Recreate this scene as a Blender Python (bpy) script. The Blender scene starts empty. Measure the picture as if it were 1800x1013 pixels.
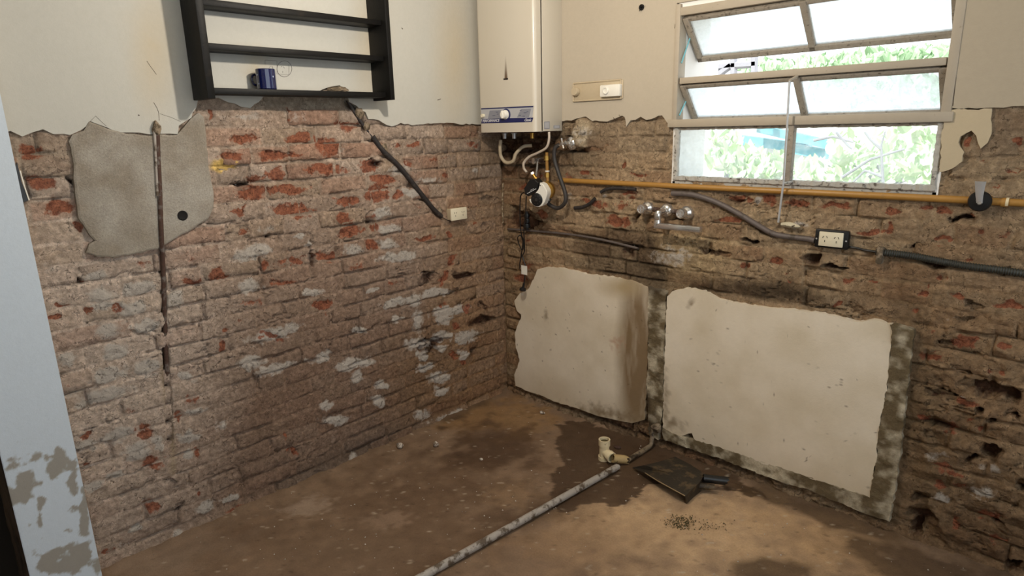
import bpy, bmesh, math, random
import numpy as np
from mathutils import Vector, Matrix
random.seed(7); rng = np.random.RandomState(11)
SC = bpy.context.scene; COL = SC.collection

# ------------------------------------------------------------------ camera
F = 1111.0
def _d(px, py): return np.array([(px-900)/F, -(py-506.5)/F, -1.0])
_A = _d(2000, 200); _A /= np.linalg.norm(_A)
_B = _d(-292, 254); _X = -_B; _X = _X-_A*(_X@_A); _X /= np.linalg.norm(_X)
RW3 = np.array([_X, _A, np.cross(_X, _A)])
_w = RW3@_d(892, 688); CAM = -(1.6/-_w[2])*_w; CAM[2] = 1.6
def LW(px, py, x=0.0):
    w = RW3@_d(px, py); return CAM+w*(x-CAM[0])/w[0]
def RWp(px, py, y=0.0):
    w = RW3@_d(px, py); return CAM+w*(y-CAM[1])/w[1]
def FL(px, py, z=0.0):
    w = RW3@_d(px, py); return CAM+w*(z-CAM[2])/w[2]
def proj(P):
    q = (np.asarray(P, float)-CAM)@RW3
    return 900+F*q[..., 0]/-q[..., 2], 506.5-F*q[..., 1]/-q[..., 2]
cd = bpy.data.cameras.new('camera'); cam = bpy.data.objects.new('camera', cd); COL.objects.link(cam)
cd.sensor_width = 36; cd.lens = F/1800*36; cd.clip_start = 0.02
M = Matrix([list(r) for r in RW3]).to_4x4(); M.translation = Vector(CAM); cam.matrix_world = M
SC.camera = cam

# ------------------------------------------------------------------ world, lights, exposure
SC.view_settings.view_transform = 'Standard'; SC.view_settings.look = 'None'
SC.view_settings.gamma = 1; SC.view_settings.use_curve_mapping = False
SC.view_settings.exposure = 0.5
SC.render.film_transparent = False
def lin(r, g, b): return tuple(((v/255/12.92) if v/255 <= 0.04045 else ((v/255+0.055)/1.055)**2.4) for v in (r, g, b))
W = bpy.data.worlds.new('sky'); SC.world = W; W.use_nodes = True
bg = W.node_tree.nodes['Background']; bg.inputs[0].default_value = (0.86, 0.94, 1.0, 1); bg.inputs[1].default_value = 1.65
def light(name, kind, loc, energy, color, size=0.1, target=None, sy=None):
    d = bpy.data.lights.new(name, kind); d.energy = energy; d.color = color
    if kind == 'AREA':
        d.size = size
        if sy: d.shape = 'RECTANGLE'; d.size_y = sy
    elif kind == 'SUN': d.angle = size
    else: d.shadow_soft_size = size
    o = bpy.data.objects.new(name, d); COL.objects.link(o); o.location = loc
    if target is not None:
        o.rotation_euler = (Vector(target)-Vector(loc)).to_track_quat('-Z', 'Y').to_euler()
    return o
light('ceiling_lamp_light', 'POINT', (1.10, -1.22, 2.22), 33, (1.0, 0.90, 0.76), 0.03)
light('sun', 'SUN', (0, -6, 12), 5.0, (1.0, 0.96, 0.9), 0.02, (1.2, 2.0, 0))

# ------------------------------------------------------------------ materials
def newmat(name):
    m = bpy.data.materials.new(name); m.use_nodes = True; nt = m.node_tree; nt.nodes.clear()
    out = nt.nodes.new('ShaderNodeOutputMaterial'); b = nt.nodes.new('ShaderNodeBsdfPrincipled')
    nt.links.new(b.outputs[0], out.inputs[0]); return m, nt, b, out
def N(nt, t, **k):
    n = nt.nodes.new('ShaderNode'+t)
    for a, v in k.items(): setattr(n, a, v)
    return n
def noise(nt, scale, detail=4, rough=0.55, vec=None):
    n = N(nt, 'TexNoise'); n.inputs['Scale'].default_value = scale; n.inputs['Detail'].default_value = detail
    n.inputs['Roughness'].default_value = rough
    if vec is None:
        g = N(nt, 'NewGeometry'); vec = g.outputs['Position']
    nt.links.new(vec, n.inputs['Vector']); return n.outputs['Fac']
def mathn(nt, op, a, b=None, c=None):
    n = N(nt, 'Math', operation=op)
    for i, v in enumerate((a, b, c)):
        if v is None: continue
        if isinstance(v, (int, float)): n.inputs[i].default_value = v
        else: nt.links.new(v, n.inputs[i])
    return n.outputs[0]
def mix(nt, f, a, b, bt='MIX'):
    n = N(nt, 'Mix', data_type='RGBA', blend_type=bt)
    for s, v in ((0, f), (6, a), (7, b)):
        if isinstance(v, (int, float)): n.inputs[s].default_value = v
        elif isinstance(v, tuple): n.inputs[s].default_value = (*v[:3], 1)
        else: nt.links.new(v, n.inputs[s])
    return n.outputs[2]
def mrange(nt, v, a, b, c=0.0, d=1.0):
    n = N(nt, 'MapRange'); nt.links.new(v, n.inputs[0])
    for i, x in enumerate((a, b, c, d)): n.inputs[i+1].default_value = x
    return n.outputs[0]
def bump(nt, b, h, dist=0.003, strength=1.0, prev=None):
    n = N(nt, 'Bump'); n.inputs['Distance'].default_value = dist; n.inputs['Strength'].default_value = strength
    nt.links.new(h, n.inputs['Height'])
    if prev is not None: nt.links.new(prev, n.inputs['Normal'])
    nt.links.new(n.outputs[0], b.inputs['Normal']); return n.outputs[0]
def simple(name, col, rough=0.5, metal=0.0, var=0.12, nscale=40, bd=0.0, bscale=120, col2=None, spot=None, coat=0):
    """colour with noise variation, optional second colour in patches, optional bump"""
    m, nt, b, out = newmat(name)
    c = lin(*col)
    n = noise(nt, nscale, 5, 0.6)
    a = tuple(v*(1-var) for v in c); d = tuple(min(1, v*(1+var)) for v in c)
    o = mix(nt, n, a, d)
    if col2 is not None:
        t, s = spot or (0.55, 12)
        o = mix(nt, mrange(nt, noise(nt, s, 6, 0.65), t-0.05, t+0.05), o, lin(*col2))
    nt.links.new(o, b.inputs['Base Color'])
    b.inputs['Roughness'].default_value = rough; b.inputs['Metallic'].default_value = metal
    b.inputs['Coat Weight'].default_value = coat
    if bd: bump(nt, b, noise(nt, bscale, 6, 0.65), bd)
    return m
def wall_material():
    m, nt, b, out = newmat('bare_brick_and_mortar')
    t = N(nt, 'Attribute', attribute_name='tint'); k = N(nt, 'Attribute', attribute_name='msk')
    sep = N(nt, 'SeparateColor'); nt.links.new(k.outputs['Color'], sep.inputs[0])
    nf = noise(nt, 60, 8, 0.7); nm = noise(nt, 22, 6, 0.65); nc = noise(nt, 190, 4, 0.7)
    gr = noise(nt, 420, 3, 0.7); nr = noise(nt, 38, 7, 0.65)
    base = mix(nt, 1.0, t.outputs['Color'], mix(nt, nf, (0.54, 0.525, 0.51), (2.5, 2.48, 2.46)), 'MULTIPLY')
    base = mix(nt, 1.0, base, mix(nt, mrange(nt, nr, 0.36, 0.64), (0.74, 0.72, 0.70), (1.24, 1.24, 1.24)), 'MULTIPLY')
    base = mix(nt, mrange(nt, nc, 0.60, 0.70), base, mix(nt, 1.0, base, (0.45, 0.42, 0.38), 'MULTIPLY'))
    base = mix(nt, mrange(nt, gr, 0.66, 0.74, 0, 0.5), base, lin(205, 190, 172))
    ck = mathn(nt, 'ABSOLUTE', mathn(nt, 'SUBTRACT', noise(nt, 17, 6, 0.6), 0.5))
    ckm = mathn(nt, 'MULTIPLY', mrange(nt, ck, 0.0, 0.014, 1, 0), mrange(nt, nr, 0.48, 0.56))
    def thr(ch, n, amt, w):
        v = mathn(nt, 'ADD', sep.outputs[ch], mathn(nt, 'MULTIPLY', mathn(nt, 'SUBTRACT', n, 0.5), amt))
        return mrange(nt, v, 0.5-w, 0.5+w)
    red = mix(nt, mrange(nt, nf, 0.35, 0.65), lin(116, 62, 46), lin(184, 112, 80))
    red = mix(nt, mrange(nt, nc, 0.55, 0.68), red, lin(85, 40, 28))
    white = mix(nt, nf, lin(176, 165, 154), lin(226, 219, 210))
    o = mix(nt, mathn(nt, 'MULTIPLY', thr(1, nr, 0.8, 0.10), 0.88), base, white)
    o = mix(nt, mathn(nt, 'MULTIPLY', thr(0, nr, 0.9, 0.06), 0.90), o, red)
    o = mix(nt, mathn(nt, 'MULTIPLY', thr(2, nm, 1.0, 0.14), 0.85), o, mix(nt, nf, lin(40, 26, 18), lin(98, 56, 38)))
    o = mix(nt, mathn(nt, 'MULTIPLY', ckm, 0.75), o, lin(62, 44, 32))
    nt.links.new(o, b.inputs['Base Color']); b.inputs['Roughness'].default_value = 0.93
    b.inputs['Specular IOR Level'].default_value = 0.25
    p = bump(nt, b, nf, 0.013)
    p = bump(nt, b, mathn(nt, 'MULTIPLY', ckm, -1.0), 0.004, 1, p)
    p = bump(nt, b, nc, 0.0045, 1, p)
    bump(nt, b, gr, 0.0015, 1, p)
    return m
MW = wall_material()
def attr_material(name, rough, bd, contrast=0.25, fine=140, spec=0.3, wet=False):
    m, nt, b, out = newmat(name)
    t = N(nt, 'Attribute', attribute_name='tint')
    nf = noise(nt, fine, 6, 0.7); nm = noise(nt, 18, 6, 0.65)
    o = mix(nt, 1.0, t.outputs['Color'], mix(nt, nf, (1-contrast,)*3, (1+contrast,)*3), 'MULTIPLY')
    o = mix(nt, 1.0, o, mix(nt, nm, (1-contrast*0.5,)*3, (1+contrast*0.5,)*3), 'MULTIPLY')
    nt.links.new(o, b.inputs['Base Color']); b.inputs['Roughness'].default_value = rough
    if wet:
        k = N(nt, 'Attribute', attribute_name='msk'); sep = N(nt, 'SeparateColor'); nt.links.new(k.outputs['Color'], sep.inputs[0])
        nt.links.new(mrange(nt, sep.outputs[0], 0.2, 0.8, 0.92, 0.5), b.inputs['Roughness'])
    b.inputs['Specular IOR Level'].default_value = spec
    p = bump(nt, b, nf, bd)
    bump(nt, b, noise(nt, fine*3, 3, 0.7), bd*0.5, 1, p)
    return m
MP = attr_material('painted_plaster', 0.75, 0.0007, 0.06, 60)
MC = attr_material('rough_cement', 0.95, 0.004, 0.48, 150)
MF = attr_material('dirty_screed', 0.9, 0.0035, 0.30, 130, 0.35, True)
M_black = simple('black_stained_wood', (15, 14, 13), 0.5, 0, 0.3, 30, 0.0006, 90, (30, 25, 20), (0.64, 14))
M_black.node_tree.nodes['Principled BSDF'].inputs['Specular IOR Level'].default_value = 0.18
M_blackp = simple('black_plastic', (22, 22, 23), 0.4, 0, 0.2)
M_rubber = simple('dark_grey_hose', (52, 48, 46), 0.55, 0, 0.25, 60)
M_enamel = simple('white_enamel', (201, 193, 178), 0.28, 0, 0.03, 5, coat=0.3)
M_whitep = simple('white_plastic', (232, 228, 218), 0.4, 0, 0.04)
M_cream = simple('cream_plastic', (224, 214, 188), 0.45, 0, 0.05)
M_creamd = simple('aged_cream_plastic', (188, 172, 145), 0.5, 0, 0.08, 60)
M_chrome = simple('chrome', (222, 220, 217), 0.2, 0.86, 0.05)
M_steel = simple('dull_steel', (205, 205, 205), 0.42, 0.55, 0.1)
M_brass = simple('brass', (176, 138, 70), 0.35, 0.9, 0.15)
M_yellow = simple('ochre_painted_pipe', (166, 122, 58), 0.42, 0, 0.15, 30, 0.0004, 100, (150, 112, 62), (0.63, 25))
M_conduit = simple('grey_plastic_conduit', (96, 86, 82), 0.55, 0, 0.18, 40, 0, 100, (70, 60, 52), (0.6, 30))
M_corr = simple('dark_green_grey_conduit', (56, 56, 50), 0.5, 0, 0.2)
M_conduitb = simple('black_conduit', (44, 40, 40), 0.5, 0, 0.25, 40, 0, 100, (80, 72, 66), (0.6, 60))
M_rust = simple('rusty_steel', (74, 52, 42), 0.8, 0.1, 0.35, 80, 0.0015, 160, (112, 104, 98), (0.58, 30))
M_pipeg = simple('dusty_grey_pipe', (160, 152, 144), 0.6, 0, 0.2, 50, 0.0008, 100, (84, 70, 56), (0.56, 22))
M_pvc = simple('cream_pvc', (224, 208, 172), 0.4, 0, 0.1, 60, 0, 100, (130, 108, 74), (0.68, 40))
M_pvct = simple('stained_tan_pvc', (178, 152, 106), 0.5, 0, 0.15, 60, 0, 100, (70, 50, 30), (0.6, 40))
M_blade = simple('rusted_dark_sheet_metal', (50, 43, 34), 0.6, 0.2, 0.35, 60, 0.001, 90, (92, 76, 54), (0.58, 16))
M_edge = simple('worn_steel_edge', (168, 148, 116), 0.5, 0.4, 0.2)
M_mug = simple('dark_blue_glaze', (16, 22, 66), 0.12, 0, 0.08, coat=0.6)
M_pale = simple('pale_print', (150, 160, 180), 0.4)
M_stonew = simple('broken_whitewashed_rubble', (205, 196, 184), 0.9, 0, 0.2, 60, 0.003, 90, (120, 104, 90), (0.52, 45))
M_stoneg = simple('mortar_rubble', (140, 124, 104), 0.95, 0, 0.25, 60, 0.004, 90, (90, 78, 62), (0.5, 45))
M_frame = simple('beige_window_paint', (172, 160, 142), 0.6, 0, 0.08, 30, 0.0006, 80, (120, 104, 84), (0.70, 50))
M_putty = simple('cracked_putty', (150, 140, 126), 0.85, 0, 0.25, 70, 0.003, 90, (98, 88, 76), (0.62, 60))
M_sill = simple('flaking_grey_white_paint', (178, 174, 166), 0.75, 0, 0.2, 60, 0.002, 90, (84, 76, 68), (0.60, 50))
M_house = simple('white_render', (236, 234, 230), 0.8, 0, 0.03)
M_teal = simple('teal_band', (110, 176, 190), 0.6)
M_green = simple('pale_green_leaves', (198, 220, 180), 0.6, 0, 0.22, 6)
M_green2 = simple('deep_green_leaves', (156, 186, 146), 0.6, 0, 0.3, 6)
M_twig = simple('grey_twigs', (150, 150, 156), 0.8)
M_pane_blue = simple('far_window_glass', (130, 150, 180), 0.2)
M_navy = simple('navy_print', (22, 28, 84), 0.4, 0, 0.05)
M_silver = simple('silver_print', (176, 176, 180), 0.4, 0, 0.06)
M_grey_print = simple('grey_print', (134, 136, 146), 0.5, 0, 0.25, 260)
M_white_print = simple('white_print', (235, 235, 235), 0.5)
M_soot = simple('soot_black', (16, 12, 10), 0.9)
M_dark = simple('dark_doorway', (40, 32, 26), 0.95)  # darkness of the room past the doorway, put into the subfloor colour
M_ground = simple('pale_yard_ground', (190, 180, 168), 0.9, 0, 0.15, 4)
M_moss = simple('moss', (78, 70, 42), 0.95, 0, 0.4, 90)
M_pencil = simple('pencil_line', (120, 115, 112), 0.9)
M_ceil = simple('white_ceiling', (205, 200, 190), 0.9, 0, 0.03)
def glass_mat(name, frost, tintc):
    m, nt, b, out = newmat(name); nt.nodes.remove(b)
    tr = N(nt, 'BsdfTransparent'); tr.inputs[0].default_value = (*tintc, 1)
    gl = N(nt, 'BsdfGlossy'); gl.inputs['Roughness'].default_value = 0.08
    mx = N(nt, 'MixShader'); mx.inputs[0].default_value = 0.05
    nt.links.new(tr.outputs[0], mx.inputs[1]); nt.links.new(gl.outputs[0], mx.inputs[2]); last = mx
    if frost:
        tl = N(nt, 'BsdfTranslucent'); tl.inputs[0].default_value = (0.96, 0.99, 1.0, 1)
        m2 = N(nt, 'MixShader')
        nt.links.new(mrange(nt, noise(nt, 25, 6, 0.7), 0.35, 0.7, frost-0.12, frost+0.12), m2.inputs[0])
        nt.links.new(mx.outputs[0], m2.inputs[1]); nt.links.new(tl.outputs[0], m2.inputs[2]); last = m2
    nt.links.new(last.outputs[0], out.inputs[0]); return m
M_frost = glass_mat('frosted_dirty_glass', 0.42, (0.93, 0.97, 1.0))
M_glass = glass_mat('dusty_clear_glass', 0.14, (0.95, 0.98, 0.98))
def soot_streak_mat():
    m, nt, b, out = newmat('enamel_with_soot_streak')
    g = N(nt, 'TexCoord'); sp = N(nt, 'SeparateXYZ'); nt.links.new(g.outputs['Object'], sp.inputs[0])
    x = mathn(nt, 'ABSOLUTE', mathn(nt, 'SUBTRACT', sp.outputs[0], 0.002))
    z = sp.outputs[2]
    up = mrange(nt, z, 0.0, 0.115, 1, 0)
    wid = mathn(nt, 'SUBTRACT', 1.0, mathn(nt, 'DIVIDE', x, mathn(nt, 'ADD', mathn(nt, 'MULTIPLY', up, 0.014), 0.003)))
    f = mathn(nt, 'MULTIPLY', mathn(nt, 'MAXIMUM', wid, 0.0), mathn(nt, 'MULTIPLY', up, mathn(nt, 'GREATER_THAN', z, -0.004)))
    o = mix(nt, mathn(nt, 'MULTIPLY', f, 1.4), lin(201, 193, 178), lin(84, 58, 30))
    nt.links.new(o, b.inputs['Base Color']); b.inputs['Roughness'].default_value = 0.28; b.inputs['Coat Weight'].default_value = 0.3
    return m

# ------------------------------------------------------------------ mesh helpers
def link(name, me, mat, parent=None):
    o = bpy.data.objects.new(name, me); COL.objects.link(o)
    if mat is not None and not me.materials: me.materials.append(mat)
    if parent is not None: o.parent = parent
    return o
def mk(name, v, f, mat, parent=None, smooth=False):
    me = bpy.data.meshes.new(name); me.from_pydata([tuple(map(float, p)) for p in v], [], f); me.update()
    if smooth: me.polygons.foreach_set('use_smooth', [True]*len(me.polygons))
    o = link(name, me, mat, parent); return o
def from_bm(name, bm, mat, parent=None, smooth=False):
    bmesh.ops.recalc_face_normals(bm, faces=bm.faces)
    me = bpy.data.meshes.new(name); bm.to_mesh(me); bm.free()
    if smooth:
        me.polygons.foreach_set('use_smooth', [True]*len(me.polygons))
        try: me.set_sharp_from_angle(angle=math.radians(38))
        except Exception: pass
    return link(name, me, mat, parent)
def tag(o, label, cat, group=None, kind=None):
    if label: o['label'] = label
    if cat: o['category'] = cat
    if group: o['group'] = group
    if kind: o['kind'] = kind
    return o
def thing(name, loc, label, cat, group=None):
    o = bpy.data.objects.new(name, None); COL.objects.link(o); o.empty_display_size = 0.05
    o.location = loc; return tag(o, label, cat, group)
def keep(o):
    """children are modelled in world space: parent without moving"""
    p = o.parent
    if p is not None:
        q = p; off = Vector((0, 0, 0))
        while q is not None: off += q.location; q = q.parent
        if o.type == 'MESH': o.data.transform(Matrix.Translation(-off))
    return o
def add_box(bm, a, b, bev=0.0, mtx=None):
    vs = [bm.verts.new((x, y, z)) for x in (a[0], b[0]) for y in (a[1], b[1]) for z in (a[2], b[2])]
    fs = [bm.faces.new([vs[i] for i in q]) for q in ((0, 1, 3, 2), (4, 6, 7, 5), (0, 4, 5, 1), (2, 3, 7, 6), (0, 2, 6, 4), (1, 5, 7, 3))]
    if mtx is not None: bmesh.ops.transform(bm, matrix=mtx, verts=vs)
    if bev: bmesh.ops.bevel(bm, geom=list({e for f in fs for e in f.edges}), offset=bev, segments=2, affect='EDGES', profile=0.5)
def box(name, a, b, mat, parent=None, bev=0.0, mtx=None, smooth=False):
    bm = bmesh.new(); lo = [min(x, y) for x, y in zip(a, b)]; hi = [max(x, y) for x, y in zip(a, b)]
    add_box(bm, lo, hi, bev, mtx); return keep(from_bm(name, bm, mat, parent, bev > 0))
def smoothpath(P, n=6):
    P = [Vector(p) for p in P]
    if len(P) < 3: return P
    Q = [2*P[0]-P[1]]+P+[2*P[-1]-P[-2]]; out = []
    for i in range(1, len(Q)-2):
        a, b, c, d = Q[i-1:i+3]
        for k in range(n):
            t = k/n
            out.append(0.5*((2*b)+(c-a)*t+(2*a-5*b+4*c-d)*t*t+(3*b-a-3*c+d)*t**3))
    out.append(P[-1]); return out
def add_tube(bm, P, r, seg=12, cap=True, rf=None, hollow=None):
    P = [Vector(p) for p in P]; rings = []; up = None
    for i, p in enumerate(P):
        t = (P[min(i+1, len(P)-1)]-P[max(i-1, 0)]).normalized()
        if up is None:
            up = Vector((0, 0, 1)) if abs(t.z) < 0.9 else Vector((1, 0, 0))
        up = (up-t*up.dot(t)).normalized(); s = t.cross(up)
        rr = rf(i/(len(P)-1)) if rf else (r[i] if isinstance(r, (list, tuple)) else r)
        rings.append([bm.verts.new(p+(up*math.cos(a)+s*math.sin(a))*rr) for a in [2*math.pi*k/seg for k in range(seg)]])
    for a, b in zip(rings, rings[1:]):
        for k in range(seg): bm.faces.new((a[k], a[(k+1) % seg], b[(k+1) % seg], b[k]))
    if cap:
        bm.faces.new(rings[0]); bm.faces.new(rings[-1])
    return rings
def tube(name, P, r, mat, parent=None, seg=12, sm=0, rf=None, cap=True):
    bm = bmesh.new(); add_tube(bm, smoothpath(P, sm) if sm else P, r, seg, cap, rf)
    return keep(from_bm(name, bm, mat, parent, True))
def add_lathe(bm, prof, origin, axis, seg=24):
    """prof: list of (radius, distance along axis)"""
    axis = Vector(axis).normalized(); o = Vector(origin)
    u = axis.orthogonal().normalized(); w = axis.cross(u); rings = []
    for r, h in prof:
        c = o+axis*h
        rings.append([bm.verts.new(c)] if r < 1e-6 else [bm.verts.new(c+(u*math.cos(a)+w*math.sin(a))*r) for a in [2*math.pi*k/seg for k in range(seg)]])
    for a, b in zip(rings, rings[1:]):
        for k in range(seg):
            q = [a[k % len(a)], a[(k+1) % len(a)], b[(k+1) % len(b)], b[k % len(b)]]
            q = list(dict.fromkeys(q))
            if len(q) > 2: bm.faces.new(q)
def lathe(name, prof, origin, axis, mat, parent=None, seg=24):
    bm = bmesh.new(); add_lathe(bm, prof, origin, axis, seg)
    return keep(from_bm(name, bm, mat, parent, True))
def rock(name, c, r, mat, parent=None, seed=0, sub=2, jag=0.3):
    bm = bmesh.new(); bmesh.ops.create_icosphere(bm, subdivisions=sub, radius=1); R = random.Random(seed)
    pl = [(Vector((R.gauss(0, 1), R.gauss(0, 1), R.gauss(0, 1))).normalized(), R.uniform(0.62, 0.9)) for _ in range(9)]
    for v in bm.verts:
        p = v.co.copy()
        for n, d in pl:
            k = p.dot(n)
            if k > d: p -= n*(k-d)
        p *= 1+R.uniform(-jag, jag)*0.2
        v.co = Vector((p.x*r[0]+c[0], p.y*r[1]+c[1], p.z*r[2]+c[2]))
    return keep(from_bm(name, bm, mat, parent))

# numpy noise
_T = rng.rand(256, 256)
def vn(x, y, s, seed=0):
    x = np.asarray(x)*s+seed*17.31+500; y = np.asarray(y)*s+seed*9.17+500
    xi = np.floor(x).astype(int); yi = np.floor(y).astype(int); fx = x-xi; fy = y-yi
    fx = fx*fx*(3-2*fx); fy = fy*fy*(3-2*fy)
    g = lambda a, b: _T[a % 256, b % 256]
    return (g(xi, yi)*(1-fx)+g(xi+1, yi)*fx)*(1-fy)+(g(xi, yi+1)*(1-fx)+g(xi+1, yi+1)*fx)*fy
def fbm(x, y, s, o=4, seed=0, g=0.5):
    t = 0; a = 1; n = 0
    for i in range(o):
        t = t+a*vn(x, y, s*2**i, seed+i*3); n += a; a *= g
    return t/n
def ell(PX, PY, lst, grow=1.0):
    m = np.zeros_like(PX)
    for e in lst:
        cx, cy, rx, ry = e[:4]; a = math.radians(e[4]) if len(e) > 4 else 0
        dx = PX-cx; dy = PY-cy
        u = (dx*math.cos(a)+dy*math.sin(a))/(rx*grow); v = (-dx*math.sin(a)+dy*math.cos(a))/(ry*grow)
        m = np.maximum(m, np.clip(1.05-0.5*(u*u+v*v)**0.5, 0, 1)) if len(e) < 6 else np.maximum(m, e[5]*np.clip(1.05-0.5*(u*u+v*v)**0.5, 0, 1))
    return m
def inpoly(PX, PY, poly):
    c = np.zeros(PX.shape, bool); n = len(poly)
    for i in range(n):
        x1, y1 = poly[i]; x2, y2 = poly[i-1]
        if y1 == y2: continue
        c ^= ((y1 > PY) != (y2 > PY)) & (PX < (x2-x1)*(PY-y1)/(y2-y1)+x1)
    return c
def polydist(PX, PY, line):
    d = np.full(PX.shape, 1e9)
    for (x1, y1), (x2, y2) in zip(line, line[1:]):
        L = (x2-x1)**2+(y2-y1)**2+1e-9
        t = np.clip(((PX-x1)*(x2-x1)+(PY-y1)*(y2-y1))/L, 0, 1)
        d = np.minimum(d, np.hypot(PX-x1-t*(x2-x1), PY-y1-t*(y2-y1)))
    return d
def lerp(a, b, t): return a+(b-a)*t[..., None]
def L3(*c): return np.array(lin(*c))
def setattrs(me, tint, msk=None):
    n = len(me.vertices)
    for nm, arr in (('tint', tint), ('msk', msk)):
        if arr is None: continue
        at = me.attributes.new(nm, 'FLOAT_COLOR', 'POINT')
        a = np.ones((n, 4), np.float32); a[:, :3] = arr.reshape(-1, 3); at.data.foreach_set('color', a.ravel())

# ------------------------------------------------------------------ photo-derived marks on the two bare walls
RED_L = [(54,269,28,15),(70,322,26,14),(104,363,26,14,-15),(136,399,8,8),(144,491,8,5),(111,538,14,5),(97,558,12,6),(151,548,11,7),(210,543,11,8),(381,486,18,13),
 (336,493,18,5),(391,579,8,5),(386,612,10,10),(114,670,7,8),(238,585,5,3),(252,757,18,15),(153,764,8,9),(265,814,17,11),(312,733,8,12),(344,797,7,10),(336,698,28,12,-15,.7),
 (228,727,18,12,-15,.6),(263,891,14,14),(347,864,5,5),(188,967,8,4),(154,820,10,8,0,.8),(420,891,50,9,-20,.62),(428,245,20,7),(525,243,24,9),(577,258,20,17),(612,220,20,8),
 (481,275,24,10),(515,275,16,6),(572,297,36,11),(441,315,17,10),(478,307,16,11),(501,334,37,11),(511,191,10,3),(511,211,6,3),(649,292,16,13),(676,314,22,9),(681,237,8,3),
 (723,253,12,5),(703,257,5,5),(404,275,20,6),(374,201,7,10),(769,279,35,9,0,.62),(784,309,6,6),(828,252,12,5),(682,314,16,8),(440,341,28,14),(420,373,12,7),(514,371,33,14),
 (615,353,18,8),(601,383,11,10),(615,408,22,10),(665,338,20,14),(702,339,8,11),(658,400,10,9),(652,432,14,12),(469,469,8,9),(746,420,16,5),(794,457,7,8),(430,403,6,5),
 (511,458,36,9,-8,.75),(789,413,7,7),(780,488,8,12),(571,452,18,8),(736,361,18,8,0,.6),(709,289,8,5),(836,390,9,5),(568,539,13,11),(477,591,22,5,20),(500,497,38,8,-8,.7),
 (447,530,36,9,-10,.64),(511,795,10,8),(504,765,5,8),(777,539,5,6),(817,544,9,8),(801,577,8,7),(801,624,8,6),(820,637,9,8),(450,592,30,6,-10,.6),(250,465,30,8,-8,.62),
 (330,455,40,10,-5,.6),(500,470,30,8,-8,.6),(620,470,40,9,-10,.6),(690,500,30,8,-10,.6),(300,610,16,6,-10,.6),(60,400,14,8,0,.6),(770,350,20,8,0,.55),(420,560,30,8,-12,.55),
 (560,250,8,20),(650,380,20,9,0,.7),(540,300,20,8,0,.7),(590,340,12,20,0,.6)]
WHITE_L = [(444,443,28,11,-5),(543,430,6,6),(615,442,22,11,-3,.75),(682,430,17,9),(699,452,30,8,-10),(668,375,16,9),(685,402,18,8),(527,412,9,4),(722,338,18,8),
 (440,500,18,10),(548,513,14,7),(480,587,46,10,-16),(443,636,25,10,-10),(484,648,36,8,-14),(564,628,18,8,-8),(625,639,34,9,-14),(625,665,12,8),(574,715,14,6,-12),
 (588,737,25,8,-10),(658,512,8,5),(682,537,14,7,-10),(702,530,14,7,-10),(729,525,15,8,-8),(764,515,22,8,-6),(695,560,9,5),(628,581,10,7),(732,604,20,9,-10),(667,676,10,7),
 (665,706,12,8),(739,624,8,7),(745,646,11,8),(772,664,18,8,-14),(776,686,12,7,-14),(745,730,14,12,-30,.75),(786,731,18,6,-22),(735,564,13,24,0,.8),(789,547,32,8,-10),
 (779,564,12,8),(776,591,18,7,-8),(819,594,24,8,-8),(779,611,10,6),(618,802,10,8,-20,.7),(816,624,7,8),(242,508,24,11,-8),(181,525,30,22,-10,.85),(312,528,14,16),(232,541,22,12,-10),
 (255,575,20,12,-5),(188,582,24,14,-10,.85),(201,618,22,13,-12),(258,645,20,14,-12),(114,632,24,14,-8,.8),(188,662,30,12,-12),(329,662,14,10),(426,451,16,9),(440,508,10,8),
 (168,484,24,8,-5,.8),(208,765,28,11,-14),(238,794,20,14,-15),(188,693,50,13,-14,.85),(150,712,20,8,-10,.75),(148,784,28,11,-10,.85),(332,767,18,11,-15),(342,723,18,7,-10),
 (275,780,8,12),(327,800,6,10),(161,854,24,10,-12),(362,891,17,9,-25),(238,928,14,8,-20),(211,837,12,8),(386,747,12,8,-10,.8),(312,945,8,10),(402,876,14,6,-20),(218,958,20,6,-20,.7),
 (700,300,30,14,0,.62),(750,320,30,10,0,.6),(840,300,14,8,0,.6),(600,265,14,8,0,.6),(440,205,60,12,0,.55),(520,205,36,14,0,.55),(470,400,30,10,0,.55),(80,470,30,20,0,.55),(90,600,20,20,0,.6),(130,690,20,16,-10,.6)]
DARK_L = [(751,487,14,9,-8),(812,484,12,6),(793,515,6,6),(843,565,18,9,-12),(832,525,8,4),(849,535,5,8),(756,612,13,9),(831,614,5,8),(865,354,12,4),(860,393,9,4),(481,270,14,5,0,.8),
 (620,265,8,10,0,.8),(659,285,10,8,0,.8),(645,385,5,14),(420,325,12,4),(760,598,20,4),(770,715,14,8,-20,.7),(550,455,4,12),(470,420,4,10),(121,317,8,5),(95,328,7,4),(140,492,9,4),
 (300,850,5,4),(316,895,4,10),(820,480,8,4)]
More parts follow.
